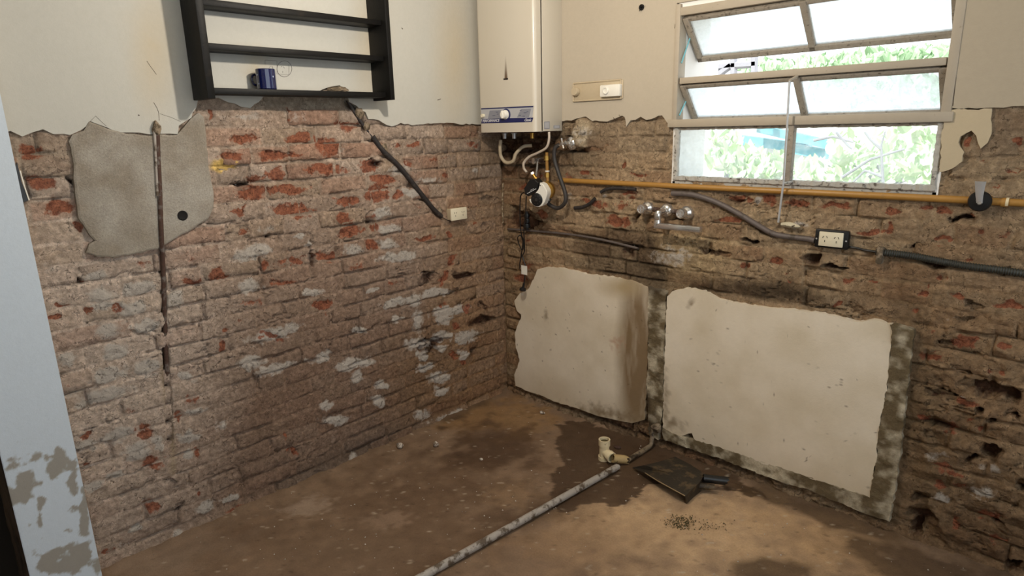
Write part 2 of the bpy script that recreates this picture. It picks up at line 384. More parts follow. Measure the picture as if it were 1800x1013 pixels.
RED_R = [(1036,303,12,6),(1120,308,15,4),(1094,293,5,9),(1102,341,16,4),(1051,358,14,6),(1027,352,9,5),(1074,384,13,8),(1076,389,13,8),(1100,391,11,7),(1308,467,12,6),(1368,458,7,7),
 (1386,488,6,9),(1491,494,12,8,0,.8),(1536,493,9,3),(1473,538,6,4),(1304,349,20,7,8),(1356,350,11,8),(1404,358,26,7,4),(1476,363,26,5,4),(1280,386,22,4),(1656,371,16,8),(1635,363,18,4),
 (1571,373,16,5),(1564,400,11,12),(1531,408,24,4),(1666,418,16,4),(1637,433,26,5,0,.75),(1700,457,16,4,10),(1723,407,8,5),(1650,489,9,6),(1684,521,12,9),(1775,537,30,7,5),(1621,518,11,5),
 (1629,506,6,6),(1608,544,8,4),(1780,415,20,9,0,.7),(1711,380,8,3),(1702,249,9,8),(1789,249,7,7),(1779,302,24,4),(1744,330,13,6),(1728,284,12,5,0,.75),(1699,600,18,12),(1634,627,26,9,8,.8),
 (1749,647,7,9),(1762,658,7,4),(1699,708,24,8,12,.8),(1625,734,15,9,15),(1671,751,12,11),(1764,610,9,5),(1668,821,26,8,25),(1650,851,13,8,40),(1687,853,20,9,0,.8),(1756,948,22,10,20,.8),
 (1680,920,8,11),(1739,906,24,12,15,.8),(947,375,12,8),(918,487,11,10),(925,465,12,7,0,.7),(1090,362,14,14,0,.7),(1110,352,10,6,0,.8),(940,310,10,6,0,.8),(925,330,8,6),(1345,400,14,4,0,.6),
 (1245,360,20,4,0,.7),(1000,310,14,5,0,.7),(930,425,16,5,0,.7),(1640,585,14,4,0,.6),(1725,753,8,7),(1700,740,10,4,0,.7)]
WHITE_R = [(1025,237,16,26,0,.56),(1190,452,46,26,0,.62),(1057,374,14,8,0,.55),(1652,877,18,13,0,.68),(1726,867,24,14,10,.72),(1650,800,20,10,0,.62),(1740,820,26,12,0,.62),(1700,700,10,5,0,.5),
 (1690,560,30,8,0,.5),(1400,395,22,6,8,.7),(1340,352,8,5),(1060,345,10,6,0,.6),(1000,345,16,12,0,.62)]
DARK_R = [(918,390,24,15),(905,372,14,8,0,.8),(1030,263,26,3),(1425,457,13,9),(1467,471,20,4,5),(1320,425,20,3,3),(1711,534,15,5,12),(1559,551,16,3),(1552,551,14,2),(1666,603,14,5,15),
 (1740,684,44,12,12),(1777,699,13,12),(1651,745,20,7,15),(1721,722,10,5),(1781,729,9,4),(1745,741,8,4),(1744,798,14,14,30),(1707,806,6,5,-20),(1617,872,14,8),(1624,906,21,14,10),(1613,925,8,12),
 (1758,923,14,4,20),(1779,888,5,5),(1795,850,7,8),(1781,994,14,8),(1260,443,18,4,15),(1340,405,20,4,25),(1290,352,16,4,10),(1690,385,20,3),(1640,466,20,3,8),(1750,475,30,3,6),(1610,433,12,3),
 (1690,650,16,3,20),(1660,690,26,3,12),(880,262,40,26,0,.62),(930,255,40,20,0,.62),(1000,232,10,8,0,.8),(1700,560,10,3),(1100,440,26,10,10,.62),(1120,385,6,8,0,.8),(1190,385,8,6,0,.7)]  # two wide ellipses under the heater: painted cast shadow along with dark stain
DAMP_R = [(1085,423,34,16,0),(1060,440,36,16,0),(1090,468,58,20,10),(1142,490,26,34,0),(1130,445,20,30,0),(1350,512,110,14,6,.75),(1240,505,60,14,5,.65)]
PLL = [(-60,240),(20,230),(40,238),(75,229),(95,234),(125,237),(142,228),(158,213),(175,219),(187,224),(205,231),(225,233),(245,232),(262,237),(275,237),(277,226),(283,235),(312,236),(316,222),
 (335,206),(344,190),(349,176),(385,172),(400,178),(425,188),(440,189),(455,180),(466,168),(470,161),(500,161),(562,160),(578,152),(598,151),(607,158),(614,178),(625,184),(642,198),(647,208),(666,211),(680,220),(688,222),
 (704,217),(730,220),(752,218),(780,216),(810,218),(850,219),(884,222)]
PLR = [(884,222),(950,219),(996,213),(1012,209),(1030,206),(1040,213),(1066,213),(1080,208),(1092,204),(1098,206),(1101,222),(1108,213),(1125,206),(1135,210),(1165,203),(1172,215),(1180,222),(1186,224)]
PATCH = [(126,262),(122,250),(128,238),(146,230),(158,214),(175,219),(190,226),(222,235),(262,238),(283,237),(312,238),(335,210),(350,198),(358,205),(362,240),(368,300),(375,340),(376,365),(366,385),(340,402),(300,424),
 (275,438),(240,446),(200,453),(172,452),(152,444),(158,430),(168,424),(158,415),(140,385),(132,340),(130,300)]
PAN1 = [(945,474),(962,470),(985,471),(1005,475),(1030,482),(1068,486),(1105,494),(1128,502),(1141,507),(1141,560),(1139,620),(1137,680),(1133,738),(1112,744),(1090,740),(1050,731),(1010,716),(978,707),(952,695),(928,688),
 (906,678),(905,660),(914,632),(907,612),(905,585),(914,565),(917,552),(908,545),(905,530),(912,518),(930,507),(938,490)]
RIB = [(1141,505),(1172,512),(1170,560),(1168,640),(1167,700),(1163,740),(1158,772),(1142,765),(1140,740),(1138,680),(1140,600)]
PAN2 = [(1174,520),(1182,512),(1205,507),(1235,511),(1262,524),(1300,534),(1350,541),(1400,546),(1440,550),(1480,560),(1510,566),(1535,562),(1566,570),(1572,580),(1566,620),(1560,680),(1548,740),(1541,800),(1535,840),(1530,878),
 (1510,872),(1470,858),(1440,848),(1420,838),(1385,828),(1340,815),(1290,797),(1250,785),(1225,778),(1216,762),(1190,768),(1166,756),(1167,700),(1170,600)]
BORD = [(1566,570),(1590,574),(1608,580),(1603,620),(1596,680),(1589,740),(1583,800),(1574,860),(1564,915),(1530,905),(1480,884),(1420,860),(1360,842),(1300,818),(1250,800),(1200,783),(1168,772),
 (1166,752),(1190,764),(1250,781),(1340,811),(1440,844),(1530,874),(1541,800),(1548,740),(1560,680),(1570,580)]
REMN = [(1660,192),(1742,192),(1742,236),(1736,250),(1724,260),(1717,252),(1716,238),(1706,230),(1688,240),(1684,250),(1694,266),(1692,284),(1680,292),(1662,300),(1652,302),(1655,250)]

# ------------------------------------------------------------------ bricks and the rough mortar field of each bare wall
def jig(poly, step=0.02, amp=0.004, seed=0, closed=False, lock=()):
    out = []; n = len(poly); R = random.Random(seed)
    for i in range(n if closed else n-1):
        a = np.array(poly[i], float); b = np.array(poly[(i+1) % n], float); L = np.hypot(*(b-a)); k = max(1, int(L/step))
        for j in range(k):
            t = j/k; p = a+(b-a)*t
            if i not in lock: p = p+np.array([R.uniform(-amp, amp), R.uniform(-amp, amp)])
            out.append(tuple(p))
    if not closed: out.append(tuple(poly[-1]))
    return out
def toW(side, u, z, h):
    u, z, h = np.broadcast_arrays(u, z, h)
    return np.stack([h, -u, z], -1) if side == 'L' else np.stack([u, -h, z], -1)
def px2uz(side, px, py, h=0.0):
    if side == 'L': p = LW(px, py, h); return (-p[1], p[2])
    p = RWp(px, py, -h); return (p[0], p[2])
def masks(side, PX, PY):
    ox = (fbm(PX, PY, .045, 3, 90)-.5)*26; oy = (fbm(PX, PY, .06, 3, 95)-.5)*16; PX = PX+ox; PY = PY+oy
    if side == 'L': r, w, d = ell(PX, PY, RED_L), ell(PX, PY, WHITE_L), ell(PX, PY, DARK_L)
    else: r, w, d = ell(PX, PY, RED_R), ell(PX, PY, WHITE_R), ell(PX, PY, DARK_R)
    return r, w, d
def region_tint(side, PX, PY, U, Z):
    n = fbm(U, Z, 5, 4, 2)
    if side == 'L':
        t = lerp(np.broadcast_to(L3(160,144,130), U.shape+(3,)), L3(136,120,106), np.clip(n*1.6-0.3, 0, 1))
        for e, c, s in (((560,620,330,170,-12), (126,106,92), .75), ((480,800,320,120,-24), (112,92,78), .8), ((170,590,140,260), (182,168,156), .8),
                        ((60,260,80,60), (128,116,100), .6), ((850,480,60,260), (138,110,82), .7), ((800,680,80,80), (112,86,60), .7), ((610,830,110,30,-24), (84,72,62), .8), ((540,175,90,14), (124,116,104), .8),
                        ((860,260,50,60), (104,90,74), .6)):
            t = lerp(t, L3(*c), np.clip(ell(PX, PY, [e])*1.6, 0, 1)*s)
    else:
        t = lerp(np.broadcast_to(L3(156,136,110), U.shape+(3,)), L3(132,112,88), np.clip(n*1.6-0.3, 0, 1))
        for e, c, s in (((1120,230,90,34), (134,118,98), .8), ((1760,225,50,36), (118,102,84), .85), ((905,262,85,40), (50,42,34), .95), ((1200,452,60,34), (158,138,106), .8),  # near-black region under the heater: its cast shadow painted in over dark stain
                        ((1690,660,150,140), (122,96,70), .6), ((1640,840,90,110), (104,84,62), .65), ((1720,980,160,60), (92,72,52), .85), ((1000,720,120,30,20), (74,60,46), .8),
                        ((1180,800,120,40,20), (60,46,34), .85), ((1610,700,26,160,-5), (96,78,56), .7), ((905,560,24,130), (116,94,68), .6), ((1320,860,160,26,20), (84,66,48), .8)):
            t = lerp(t, L3(*c), np.clip(ell(PX, PY, [e])*1.6, 0, 1)*s)
        t = lerp(t, L3(52,40,27), np.clip(ell(PX, PY, DAMP_R)*1.9+(fbm(U, Z, 14, 4, 5)-0.5)*0.7-0.22, 0, 1)*.94)
    return t
COURSE = 0.0755
def brick_list(side):
    R = random.Random(3 if side == 'L' else 5); out = []
    umax = 2.42 if side == 'L' else 2.78
    for k in range(23):
        z0 = k*COURSE+(0.0515 if side == 'L' else 0.046)-COURSE
        u = -R.uniform(0.0, 0.2) if k % 2 else -R.uniform(0.05, 0.15)
        while u < umax:
            L = R.choice((0.235, 0.22, 0.228, 0.15, 0.112, 0.24)) if side == 'L' else R.choice((0.235, 0.26, 0.22, 0.15, 0.3))
            a, b = max(u, 0.004), min(u+L, umax)
            if side == 'R' and z0 > 1.28 and b > 1.085 and a < 2.15:
                if a < 1.085: b = 1.085
                elif b > 2.15: a = 2.15
                else: b = a
            if b-a > 0.05: out.append((a, b, z0+R.uniform(-.003, .003), z0+0.061+R.uniform(-.004, .004)))
            u += L+R.uniform(0.010, 0.017)
    return out
def excluded(side, px, py, z):
    A = np.array([px]); B = np.array([py])
    ins = lambda P: bool(inpoly(A, B, P)[0])
    if side == 'L':
        top = np.interp(px, [p[0] for p in PLL], [p[1] for p in PLL])
        return py < top-6 or ins(PATCH) or z > 1.82
    if z > 1.64: return True
    return ins(PAN1) or ins(PAN2) or ins(RIB) or ins(BORD) or ins(REMN) or (1186 < px < 1655 and py < 338)
def build_wall(side, name, parent):
    bl = brick_list(side); umax = 2.44 if side == 'L' else 2.80; zmax = 1.80 if side == 'L' else 1.66; du = 0.0055
    U, Z = np.meshgrid(np.arange(-0.055, umax+du, du), np.arange(-0.03, zmax+du, du))
    P0 = toW(side, U, Z, np.zeros_like(U)); PX, PY = proj(P0)
    # footprint of the bricks, warped a little so no joint is ruler-straight
    wu = (fbm(U, Z, 9, 3, 1)-0.5)*0.014; wz = (fbm(U, Z, 9, 3, 4)-0.5)*0.014
    foot = np.zeros_like(U); btint = region_tint(side, PX, PY, U, Z); mort = btint.copy()
    R = random.Random(9)
    pal = [(156,118,98), (164,142,126), (148,132,120), (146,108,90), (172,156,144), (154,134,114)] if side == 'L' else [(150,122,94), (158,134,108), (144,122,98), (140,106,80), (162,142,116)]
    dust = np.clip(ell(PX, PY, [(560,640,300,160,-14), (450,820,330,110,-24)])*1.5, 0, 1) if side == 'L' else np.clip(ell(PX, PY, [(1690,780,160,200), (1350,500,120,20), (1120,230,90,40), (1740,220,70,40), (1200,450,50,34)])*1.3, 0, 1)
    smear = np.clip((fbm(U, Z, 6, 4, 8)-0.42)*3.2, 0, 1)
    smear = np.maximum(smear, dust*0.9)
    info = []
    for (a, b, z0, z1) in bl:
        c = toW(side, (a+b)/2, (z0+z1)/2, 0.0); cx, cy = proj(c)
        i0, i1 = int(max(0, (a-0.02+0.055)/du)), int((b+0.02+0.055)/du)+1; j0, j1 = int(max(0, (z0-0.02+0.03)/du)), int((z1+0.05)/du)+1
        sl = (slice(j0, j1), slice(i0, i1)); u = U[sl]+wu[sl]; z = Z[sl]+wz[sl]
        if u.size == 0: continue
        e = np.minimum(np.minimum(u-a, b-u), np.minimum(z-z0, z1-z)); f = np.clip(e/0.007+0.6, 0, 1)
        foot[sl] = np.maximum(foot[sl], f)
        bt = L3(*R.choice(pal))*R.uniform(0.82, 1.14)
        mort[sl] = lerp(mort[sl]*1.0, bt, f*0.38*(1-dust[sl]*0.8))
        if R.random() < (0.36 if side == 'R' else 0.10) and max(float(ell(np.array([cx]), np.array([cy]), (RED_R if side == 'R' else RED_L+WHITE_L))[0]), 0) < .5: continue
        if not excluded(side, cx, cy, c[2]): info.append((a, b, z0, z1, bt, float(cx), float(cy)))
    mort = mort*(1+(1-foot)*0.14)[..., None]
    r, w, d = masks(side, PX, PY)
    nz = fbm(U, Z, 30, 4, 12, 0.6)-0.5; nl = fbm(U, Z, 4, 3, 14)-0.5
    H = -0.0035+nz*0.013+nl*0.009+foot*(0.003)+smear*0.004
    if side == 'R': H += (fbm(U*0.5, Z*1.4, 16, 4, 57)-.5)*0.020
    else: H += (fbm(U*0.7, Z*1.2, 14, 4, 57)-.5)*0.010
    ridge = np.abs(fbm(U*0.45, Z*1.6, 9, 5, 21)-0.5)
    crk = np.clip(1-ridge/0.012, 0, 1)*np.clip((fbm(U, Z, 5, 2, 31)-0.48)*8, 0, 1)
    H -= crk*0.012
    jo = np.clip(1-foot*1.3, 0, 1)*np.clip((fbm(U, Z, 7, 3, 41)-0.52)*9, 0, 1); H -= jo*0.012
    hole = np.clip((d+nz*0.5-0.42)*6, 0, 1); H -= hole*0.045
    H -= np.clip((r+nz*0.6-0.5)*5, 0, 1)*0.006
    H += np.clip((w+nz*0.4-0.5)*5, 0, 1)*0.003
    if side == 'L':
        gl = [(276,225),(280,340),(285,440),(289,560),(294,660),(299,778)]
        g = polydist(PX, PY, gl); H -= np.clip(1-(g-2.5)/3.5, 0, 1)*0.030
        g2 = polydist(PX, PY, [(618,178),(640,220),(672,268),(720,318),(772,376)]); H -= np.clip(1-(g2-4)/5, 0, 1)*0.022
        d = np.maximum(d, np.clip(1.1-polydist(PX, PY, [(290,560),(294,660),(299,776)])/5, 0, 1))
        w2 = np.clip(1-polydist(PX, PY, [(285,640),(292,700),(304,790),(303,830)])/9, 0, 1)
        mort = lerp(mort, L3(150,134,112), w2*.8)
        mort = lerp(mort, L3(200,170,90), np.clip((ell(PX, PY, [(394,292,24,12)])+nz*.4-.45)*5, 0, 1)*.8)
    else:
        H += np.clip((ell(PX, PY, [(1025,237,18,28)])-0.45)*4, 0, 1)*0.035
        H += np.clip((ell(PX, PY, [(1190,452,48,28)])-0.45)*3, 0, 1)*0.014
        H += np.clip((ell(PX, PY, [(1165,327,20,8), (1110,325,70,4,2)])-0.3)*3, 0, 1)*0.012
        gp = polydist(PX, PY, [(895,404),(1000,412),(1125,437)]); H -= np.clip(1-(gp-3)/4, 0, 1)*0.02
        low = [p for p in [(905,690),(1000,730),(1130,755),(1165,775),(1260,805),(1400,860),(1560,925)]]
        H += np.clip(1-polydist(PX, PY, low)/26, 0, 1)*(0.006+nz*0.05)
        mort = lerp(mort, L3(176,162,138), np.clip((ell(PX, PY, [(1025,237,16,26)])+nz*.6-.5)*5, 0, 1)*.7)
        rubble = np.clip((ell(PX, PY, [(1700,840,130,160), (1700,640,110,90), (1070,355,60,30)])-0.4)*3, 0, 1)
        H += rubble*(fbm(U, Z, 16, 3, 52)-0.5)*0.05
    if side == 'L': cov = [PLL+[(884, -400), (-60, -400)], PATCH]
    else: cov = [PLR+[(1186, -400), (884, -400)], PAN1, PAN2, RIB, BORD, REMN, [(1650, -400), (1652, 188), (1658, 190), (1745, 189), (1900, 184), (1900, -400)]]
    cm = np.zeros(U.shape, bool)
    for pg in cov: cm |= inpoly(PX, PY, pg)
    H = np.where(cm, np.minimum(H, 0.006), H)
    # toe where the wall meets the floor: spilled mortar
    H += np.clip(1-Z/0.03, 0, 1)*0.012
    # stay clear of the window hole
    ny, nx = U.shape; idx = np.arange(ny*nx).reshape(ny, nx)
    keepc = np.ones((ny-1, nx-1), bool)
    if side == 'R':
        cu = U[:-1, :-1]; cz = Z[:-1, :-1]; keepc &= ~((cu > 1.105) & (cu < 2.125) & (cz > 1.352))
    q = np.stack([idx[:-1, :-1], idx[:-1, 1:], idx[1:, 1:], idx[1:, :-1]], -1)[keepc]
    if side == 'L': q = q[:, ::-1]
    V = toW(side, U, Z, H).reshape(-1, 3)
    me = bpy.data.meshes.new(name); me.vertices.add(len(V)); me.vertices.foreach_set('co', V.astype(np.float32).ravel())
    me.loops.add(q.size); me.loops.foreach_set('vertex_index', q.astype(np.int32).ravel())
    me.polygons.add(len(q)); me.polygons.foreach_set('loop_start', np.arange(0, q.size, 4, dtype=np.int32)); me.update(calc_edges=True)
    me.polygons.foreach_set('use_smooth', [True]*len(q))
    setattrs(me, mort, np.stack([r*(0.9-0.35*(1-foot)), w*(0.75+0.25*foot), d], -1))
    o = link('mortar', me, MW, parent)
    # the bricks, each a piece of its own
    nb = 0
    for (a, b, z0, z1, bt, cx, cy) in info:
        dd = float(ell(np.array([cx]), np.array([cy]), DARK_L if side == 'L' else DARK_R)[0])
        off = R.uniform(-0.005, 0.005) - (0.03 if dd > 0.75 else 0) - (0.004 if side == 'R' else 0)
        if side == 'R' and R.random() < 0.3: off -= 0.004
        nu, nv = 7, 3
        gu, gv = np.meshgrid(np.linspace(a, b, nu+1), np.linspace(z0, z1, nv+1))
        edge = np.zeros_like(gu); edge[0] = edge[-1] = 1; edge[:, 0] = edge[:, -1] = 1
        gu = gu+(rng.rand(*gu.shape)-0.5)*0.010; gv = gv+(rng.rand(*gv.shape)-0.5)*0.008
        tilt = R.uniform(-0.003, 0.003)
        h = off+tilt*(gu-a)/(b-a)+(rng.rand(*gu.shape)-0.5)*0.004-edge*0.0045
        P = toW(side, gu, gv, h); bx, by = proj(P); rr, ww, dk = masks(side, bx, by)
        h = h-np.clip((rr-0.5)*3, 0, 1)*0.007-np.clip((dk-0.55)*4, 0, 1)*0.035; P = toW(side, gu, gv, h)
        ring = [(0, i) for i in range(nu)]+[(j, nu) for j in range(nv)]+[(nv, i) for i in range(nu, 0, -1)]+[(j, 0) for j in range(nv, 0, -1)]
        V = list(P.reshape(-1, 3)); fid = lambda j, i: j*(nu+1)+i; fs = []
        for j in range(nv):
            for i in range(nu): fs.append((fid(j, i), fid(j, i+1), fid(j+1, i+1), fid(j+1, i)))
        n0 = len(V)
        for (j, i) in ring: V.append(toW(side, gu[j, i], gv[j, i], -0.045))
        m = len(ring)
        for t in range(m): fs.append((n0+t, n0+(t+1) % m, fid(*ring[(t+1) % m]), fid(*ring[t])))
        if side == 'L': fs = [f[::-1] for f in fs]
        bo = mk('brick', V, fs, MW, parent, True)
        tv = np.array([v for v in V]); 
        uu = tv[:, 1]*-1 if side == 'L' else tv[:, 0]; qx, qy = proj(tv)
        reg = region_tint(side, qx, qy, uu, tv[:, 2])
        du_ = float(np.interp(0, [0, 1], [0, 0]))
        ds = float(np.clip(ell(np.array([cx]), np.array([cy]), [(560,640,300,160,-14), (450,820,330,110,-24)] if side == 'L' else [(1690,780,160,200), (1350,500,120,20)])[0]*1.5, 0, 1))
        k = (0.42+0.5*ds); off2 = 0
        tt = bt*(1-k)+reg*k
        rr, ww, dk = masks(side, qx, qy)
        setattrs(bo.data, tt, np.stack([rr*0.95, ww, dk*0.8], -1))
        c = Vector(toW(side, (a+b)/2, (z0+z1)/2, 0.0)); bo.data.transform(Matrix.Translation(-c)); bo.location = c
        nb += 1
    print(side, 'bricks', nb, 'cells', len(q)); return o
wl = thing('wall_left', (0, 0, 0), None, None); wl['kind'] = 'structure'
wr = thing('wall_right', (0, 0, 0), None, None); wr['kind'] = 'structure'
build_wall('L', 'mortar', wl); build_wall('R', 'mortar', wr)

def slab(name, side, poly_uz, h0, h1, mat, parent, tintf, smooth=False, res=0.0, bev=0.0):
    """a sheet of plaster or cement with a ragged outline, between heights h0 (back) and h1 (face)"""
    bm = bmesh.new(); P = [tuple(toW(side, u, z, h1)) for u, z in poly_uz]
    vs = [bm.verts.new(p) for p in P]; f = bm.faces.new(vs)
    ex = bmesh.ops.extrude_face_region(bm, geom=[f])
    nv = [v for v in ex['geom'] if isinstance(v, bmesh.types.BMVert)]
    n = Vector(toW(side, 0, 0, h0))-Vector(toW(side, 0, 0, h1))
    for v in vs: v.co += n
    if bev:
        nf = [g for g in ex['geom'] if isinstance(g, bmesh.types.BMFace)][0]
        bmesh.ops.inset_individual(bm, faces=[nf], thickness=bev, depth=0)
        for v in nv: v.co += n*(bev*0.5/abs(h1-h0+1e-6))
    bmesh.ops.triangulate(bm, faces=bm.faces)
    if res:
        for _ in range(12):
            es = [e for e in bm.edges if e.calc_length() > res and any(True for _ in e.link_faces)]
            if not es: break
            bmesh.ops.subdivide_edges(bm, edges=es, cuts=1); bmesh.ops.triangulate(bm, faces=[x for x in bm.faces if len(x.verts) > 3])
    o = from_bm(name, bm, mat, parent)
    co = np.array([v.co[:] for v in o.data.vertices]); U = -co[:, 1] if side == 'L' else co[:, 0]; PX, PY = proj(co)
    setattrs(o.data, tintf(U, co[:, 2], PX, PY)); return o
def uz(side, pts, h=0.0): return [px2uz(side, x, y, h) for x, y in pts]
# plaster still on the upper walls
pl = jig(uz('L', PLL, 0.012), 0.02, 0.0035, 1)
poly = [(2.44, pl[0][1])]+[p for p in pl if 0.0 < p[0] < 2.43]+[(0.0, pl[-1][1]), (0.0, 2.7), (2.44, 2.7)]
def t_left(U, Z, PX, PY):
    t = np.broadcast_to(L3(182,180,172), U.shape+(3,)).copy()
    t = lerp(t, L3(184,169,142), np.clip(ell(PX, PY, [(270,90,34,90), (450,120,20,30), (650,80,24,100), (800,100,30,120)])*1.3-.3, 0, 1)*.7)
    return t
slab('plaster', 'L', poly, -0.03, 0.012, MP, wl, t_left, res=0.09)
pr = jig(uz('R', PLR, 0.012), 0.02, 0.004, 2)
t_right = lambda U, Z, PX, PY: lerp(np.broadcast_to(L3(186,176,160), U.shape+(3,)), L3(172,159,138), np.clip(U/2.6, 0, 1))
WX0, WX1, WZ0, WZ1 = 1.112, 2.118, 1.352, 2.085
polyr = [(0.012, 2.7), (0.012, pr[0][1])]+[p for p in pr if 0.02 < p[0] < 1.08]+[(1.095, 1.60), (1.095, WZ1+.02), (2.14, WZ1+.02)]
right_edge = jig(uz('R', [(1658,190),(1690,191),(1745,189),(1800,187),(1860,184)], 0.012), 0.02, 0.003, 3)
polyr += [(2.14, right_edge[0][1])]+[p for p in right_edge if p[0] > 2.15]+[(3.6, right_edge[-1][1]), (3.6, 2.7)]
slab('plaster', 'R', polyr, -0.03, 0.012, MP, wr, t_right, res=0.12)
slab('plaster_remnant', 'R', jig(uz('R', REMN, 0.012), 0.015, 0.003, 4, True), -0.02, 0.012, MP, wr, lambda U, Z, PX, PY: np.broadcast_to(L3(188,172,144), U.shape+(3,)), res=0.1)
def t_patch(U, Z, PX, PY):
    n = fbm(U, Z, 12, 4, 3); return lerp(np.broadcast_to(L3(150,140,126), U.shape+(3,)), L3(176,170,160), np.clip(n*2-.6, 0, 1))
cp = slab('cement_patch', 'L', jig(uz('L', PATCH, 0.016), 0.02, 0.002, 5, True), -0.02, 0.018, MC, wl, t_patch, res=0.03, bev=0.006)
cp['label'] = 'smooth grey cement patch with rounded corners and a round drain hole'
hp = LW(321, 379, 0.0195)
lathe('drain_hole', [(0.0, 0.0), (0.017, 0.0), (0.019, 0.001), (0.016, 0.003), (0.013, 0.0015), (0.0, 0.0012)], hp, (1, 0, 0), M_soot, cp, 20)
def t_pan(U, Z, PX, PY):
    n = fbm(U, Z, 7, 4, 6); t = lerp(np.broadcast_to(L3(229,217,198), U.shape+(3,)), L3(212,198,174), np.clip(n*1.6-.4, 0, 1))
    st = np.clip(ell(PX, PY, [(1120,630,26,125)])*2.2-.5, 0, 1)*np.clip(.5+fbm(U*6, Z, 8, 3, 9), 0, 1); t = lerp(t, L3(118,92,58), st*.9)
    t = lerp(t, L3(172,150,112), np.clip(ell(PX, PY, [(1095,505,34,16)])*1.5-.4, 0, 1)*.8)
    t = lerp(t, L3(168,112,84), np.clip(ell(PX, PY, [(1085,605,12,14)])+(fbm(U, Z, 60, 3, 7)-.5)*1.2-.5, 0, 1)*.8)
    t = lerp(t, L3(110,88,60), np.clip(ell(PX, PY, [(1070,728,70,14,12), (960,555,5,14), (1185,745,20,12), (1216,530,5,12,20), (1170,700,7,60)])*1.4+(fbm(U, Z, 40, 3, 7)-.5)*1.4-.65, 0, 1)*.8)
    t = lerp(t, L3(160,138,104), np.clip(1-Z/0.25, 0, 1)*.4)
    sp = fbm(U, Z, 70, 2, 77); t = lerp(t, L3(96,78,56), np.clip((sp-.86)*20, 0, 1)*.7)
    return t
p1 = slab('plaster_panel', 'R', jig(uz('R', PAN1, 0.02), 0.015, 0.0035, 6, True, lock=(12, 13, 14, 15)), -0.02, 0.022, MP, wr, t_pan, res=0.012)
p2 = slab('plaster_panel', 'R', jig(uz('R', PAN2, 0.02), 0.015, 0.0035, 7, True), -0.02, 0.024, MP, wr, t_pan, res=0.014)
p1['label'] = 'smaller off-white plaster panel with a brown stain, in the room corner'; p2['label'] = 'larger off-white plaster panel right of the cement rib'
def t_cem(U, Z, PX, PY):
    n = fbm(U, Z, 22, 5, 3); t = lerp(np.broadcast_to(L3(112,97,72), U.shape+(3,)), L3(194,182,158), np.clip(n*4-1.7, 0, 1))
    return lerp(t, L3(60,44,30), np.clip(ell(PX, PY, [(1138,710,5,18), (1150,500,24,20), (1140,750,14,20)])*1.6-.4, 0, 1)*.8)
def rough(o, side, amp, s=18, seed=3):
    co = np.array([v.co[:] for v in o.data.vertices]); U = -co[:, 1] if side == 'L' else co[:, 0]
    n = (fbm(U, co[:, 2], s, 4, seed)-.5)*amp; ax = 0 if side == 'L' else 1; sg = 1 if side == 'L' else -1
    co[:, ax] += sg*n; o.data.vertices.foreach_set('co', co.astype(np.float32).ravel()); o.data.update()
rib = slab('cement_rib', 'R', jig(uz('R', RIB, 0.02), 0.012, 0.004, 8, True), -0.02, 0.026, MC, wr, t_cem, res=0.012); rough(rib, 'R', 0.022)
rib['label'] = 'mottled cement rib between the two plaster panels'
bo_ = slab('cement_border', 'R', jig(uz('R', BORD, 0.02), 0.012, 0.003, 9, True), -0.02, 0.026, MC, wr, t_cem, res=0.012); rough(bo_, 'R', 0.018)
rough(cp, 'L', 0.004, 10)
# wall cores behind the fields
def core(name, boxes, mat, parent=None):
    bm = bmesh.new()
    for a, b in boxes: add_box(bm, a, b)
    return from_bm(name, bm, mat, parent)
core('core', [((-0.25, -2.44, -0.05), (-0.06, 0.25, 2.7))], M_ceil, wl)
core('core', [((-0.06, 0.06, -0.05), (1.105, 0.25, 2.7)), ((2.125, 0.06, -0.05), (3.6, 0.25, 2.7)), ((1.105, 0.06, -0.05), (2.125, 0.25, 1.345)), ((1.105, 0.06, WZ1+.005), (2.125, 0.25, 2.7))], M_house, wr)
# right end of wall_right below the plaster beyond the frame is part of the same bare field
core('core', [((2.79, -0.001, -0.05), (3.6, 0.06, 1.65))], M_stoneg, wr)

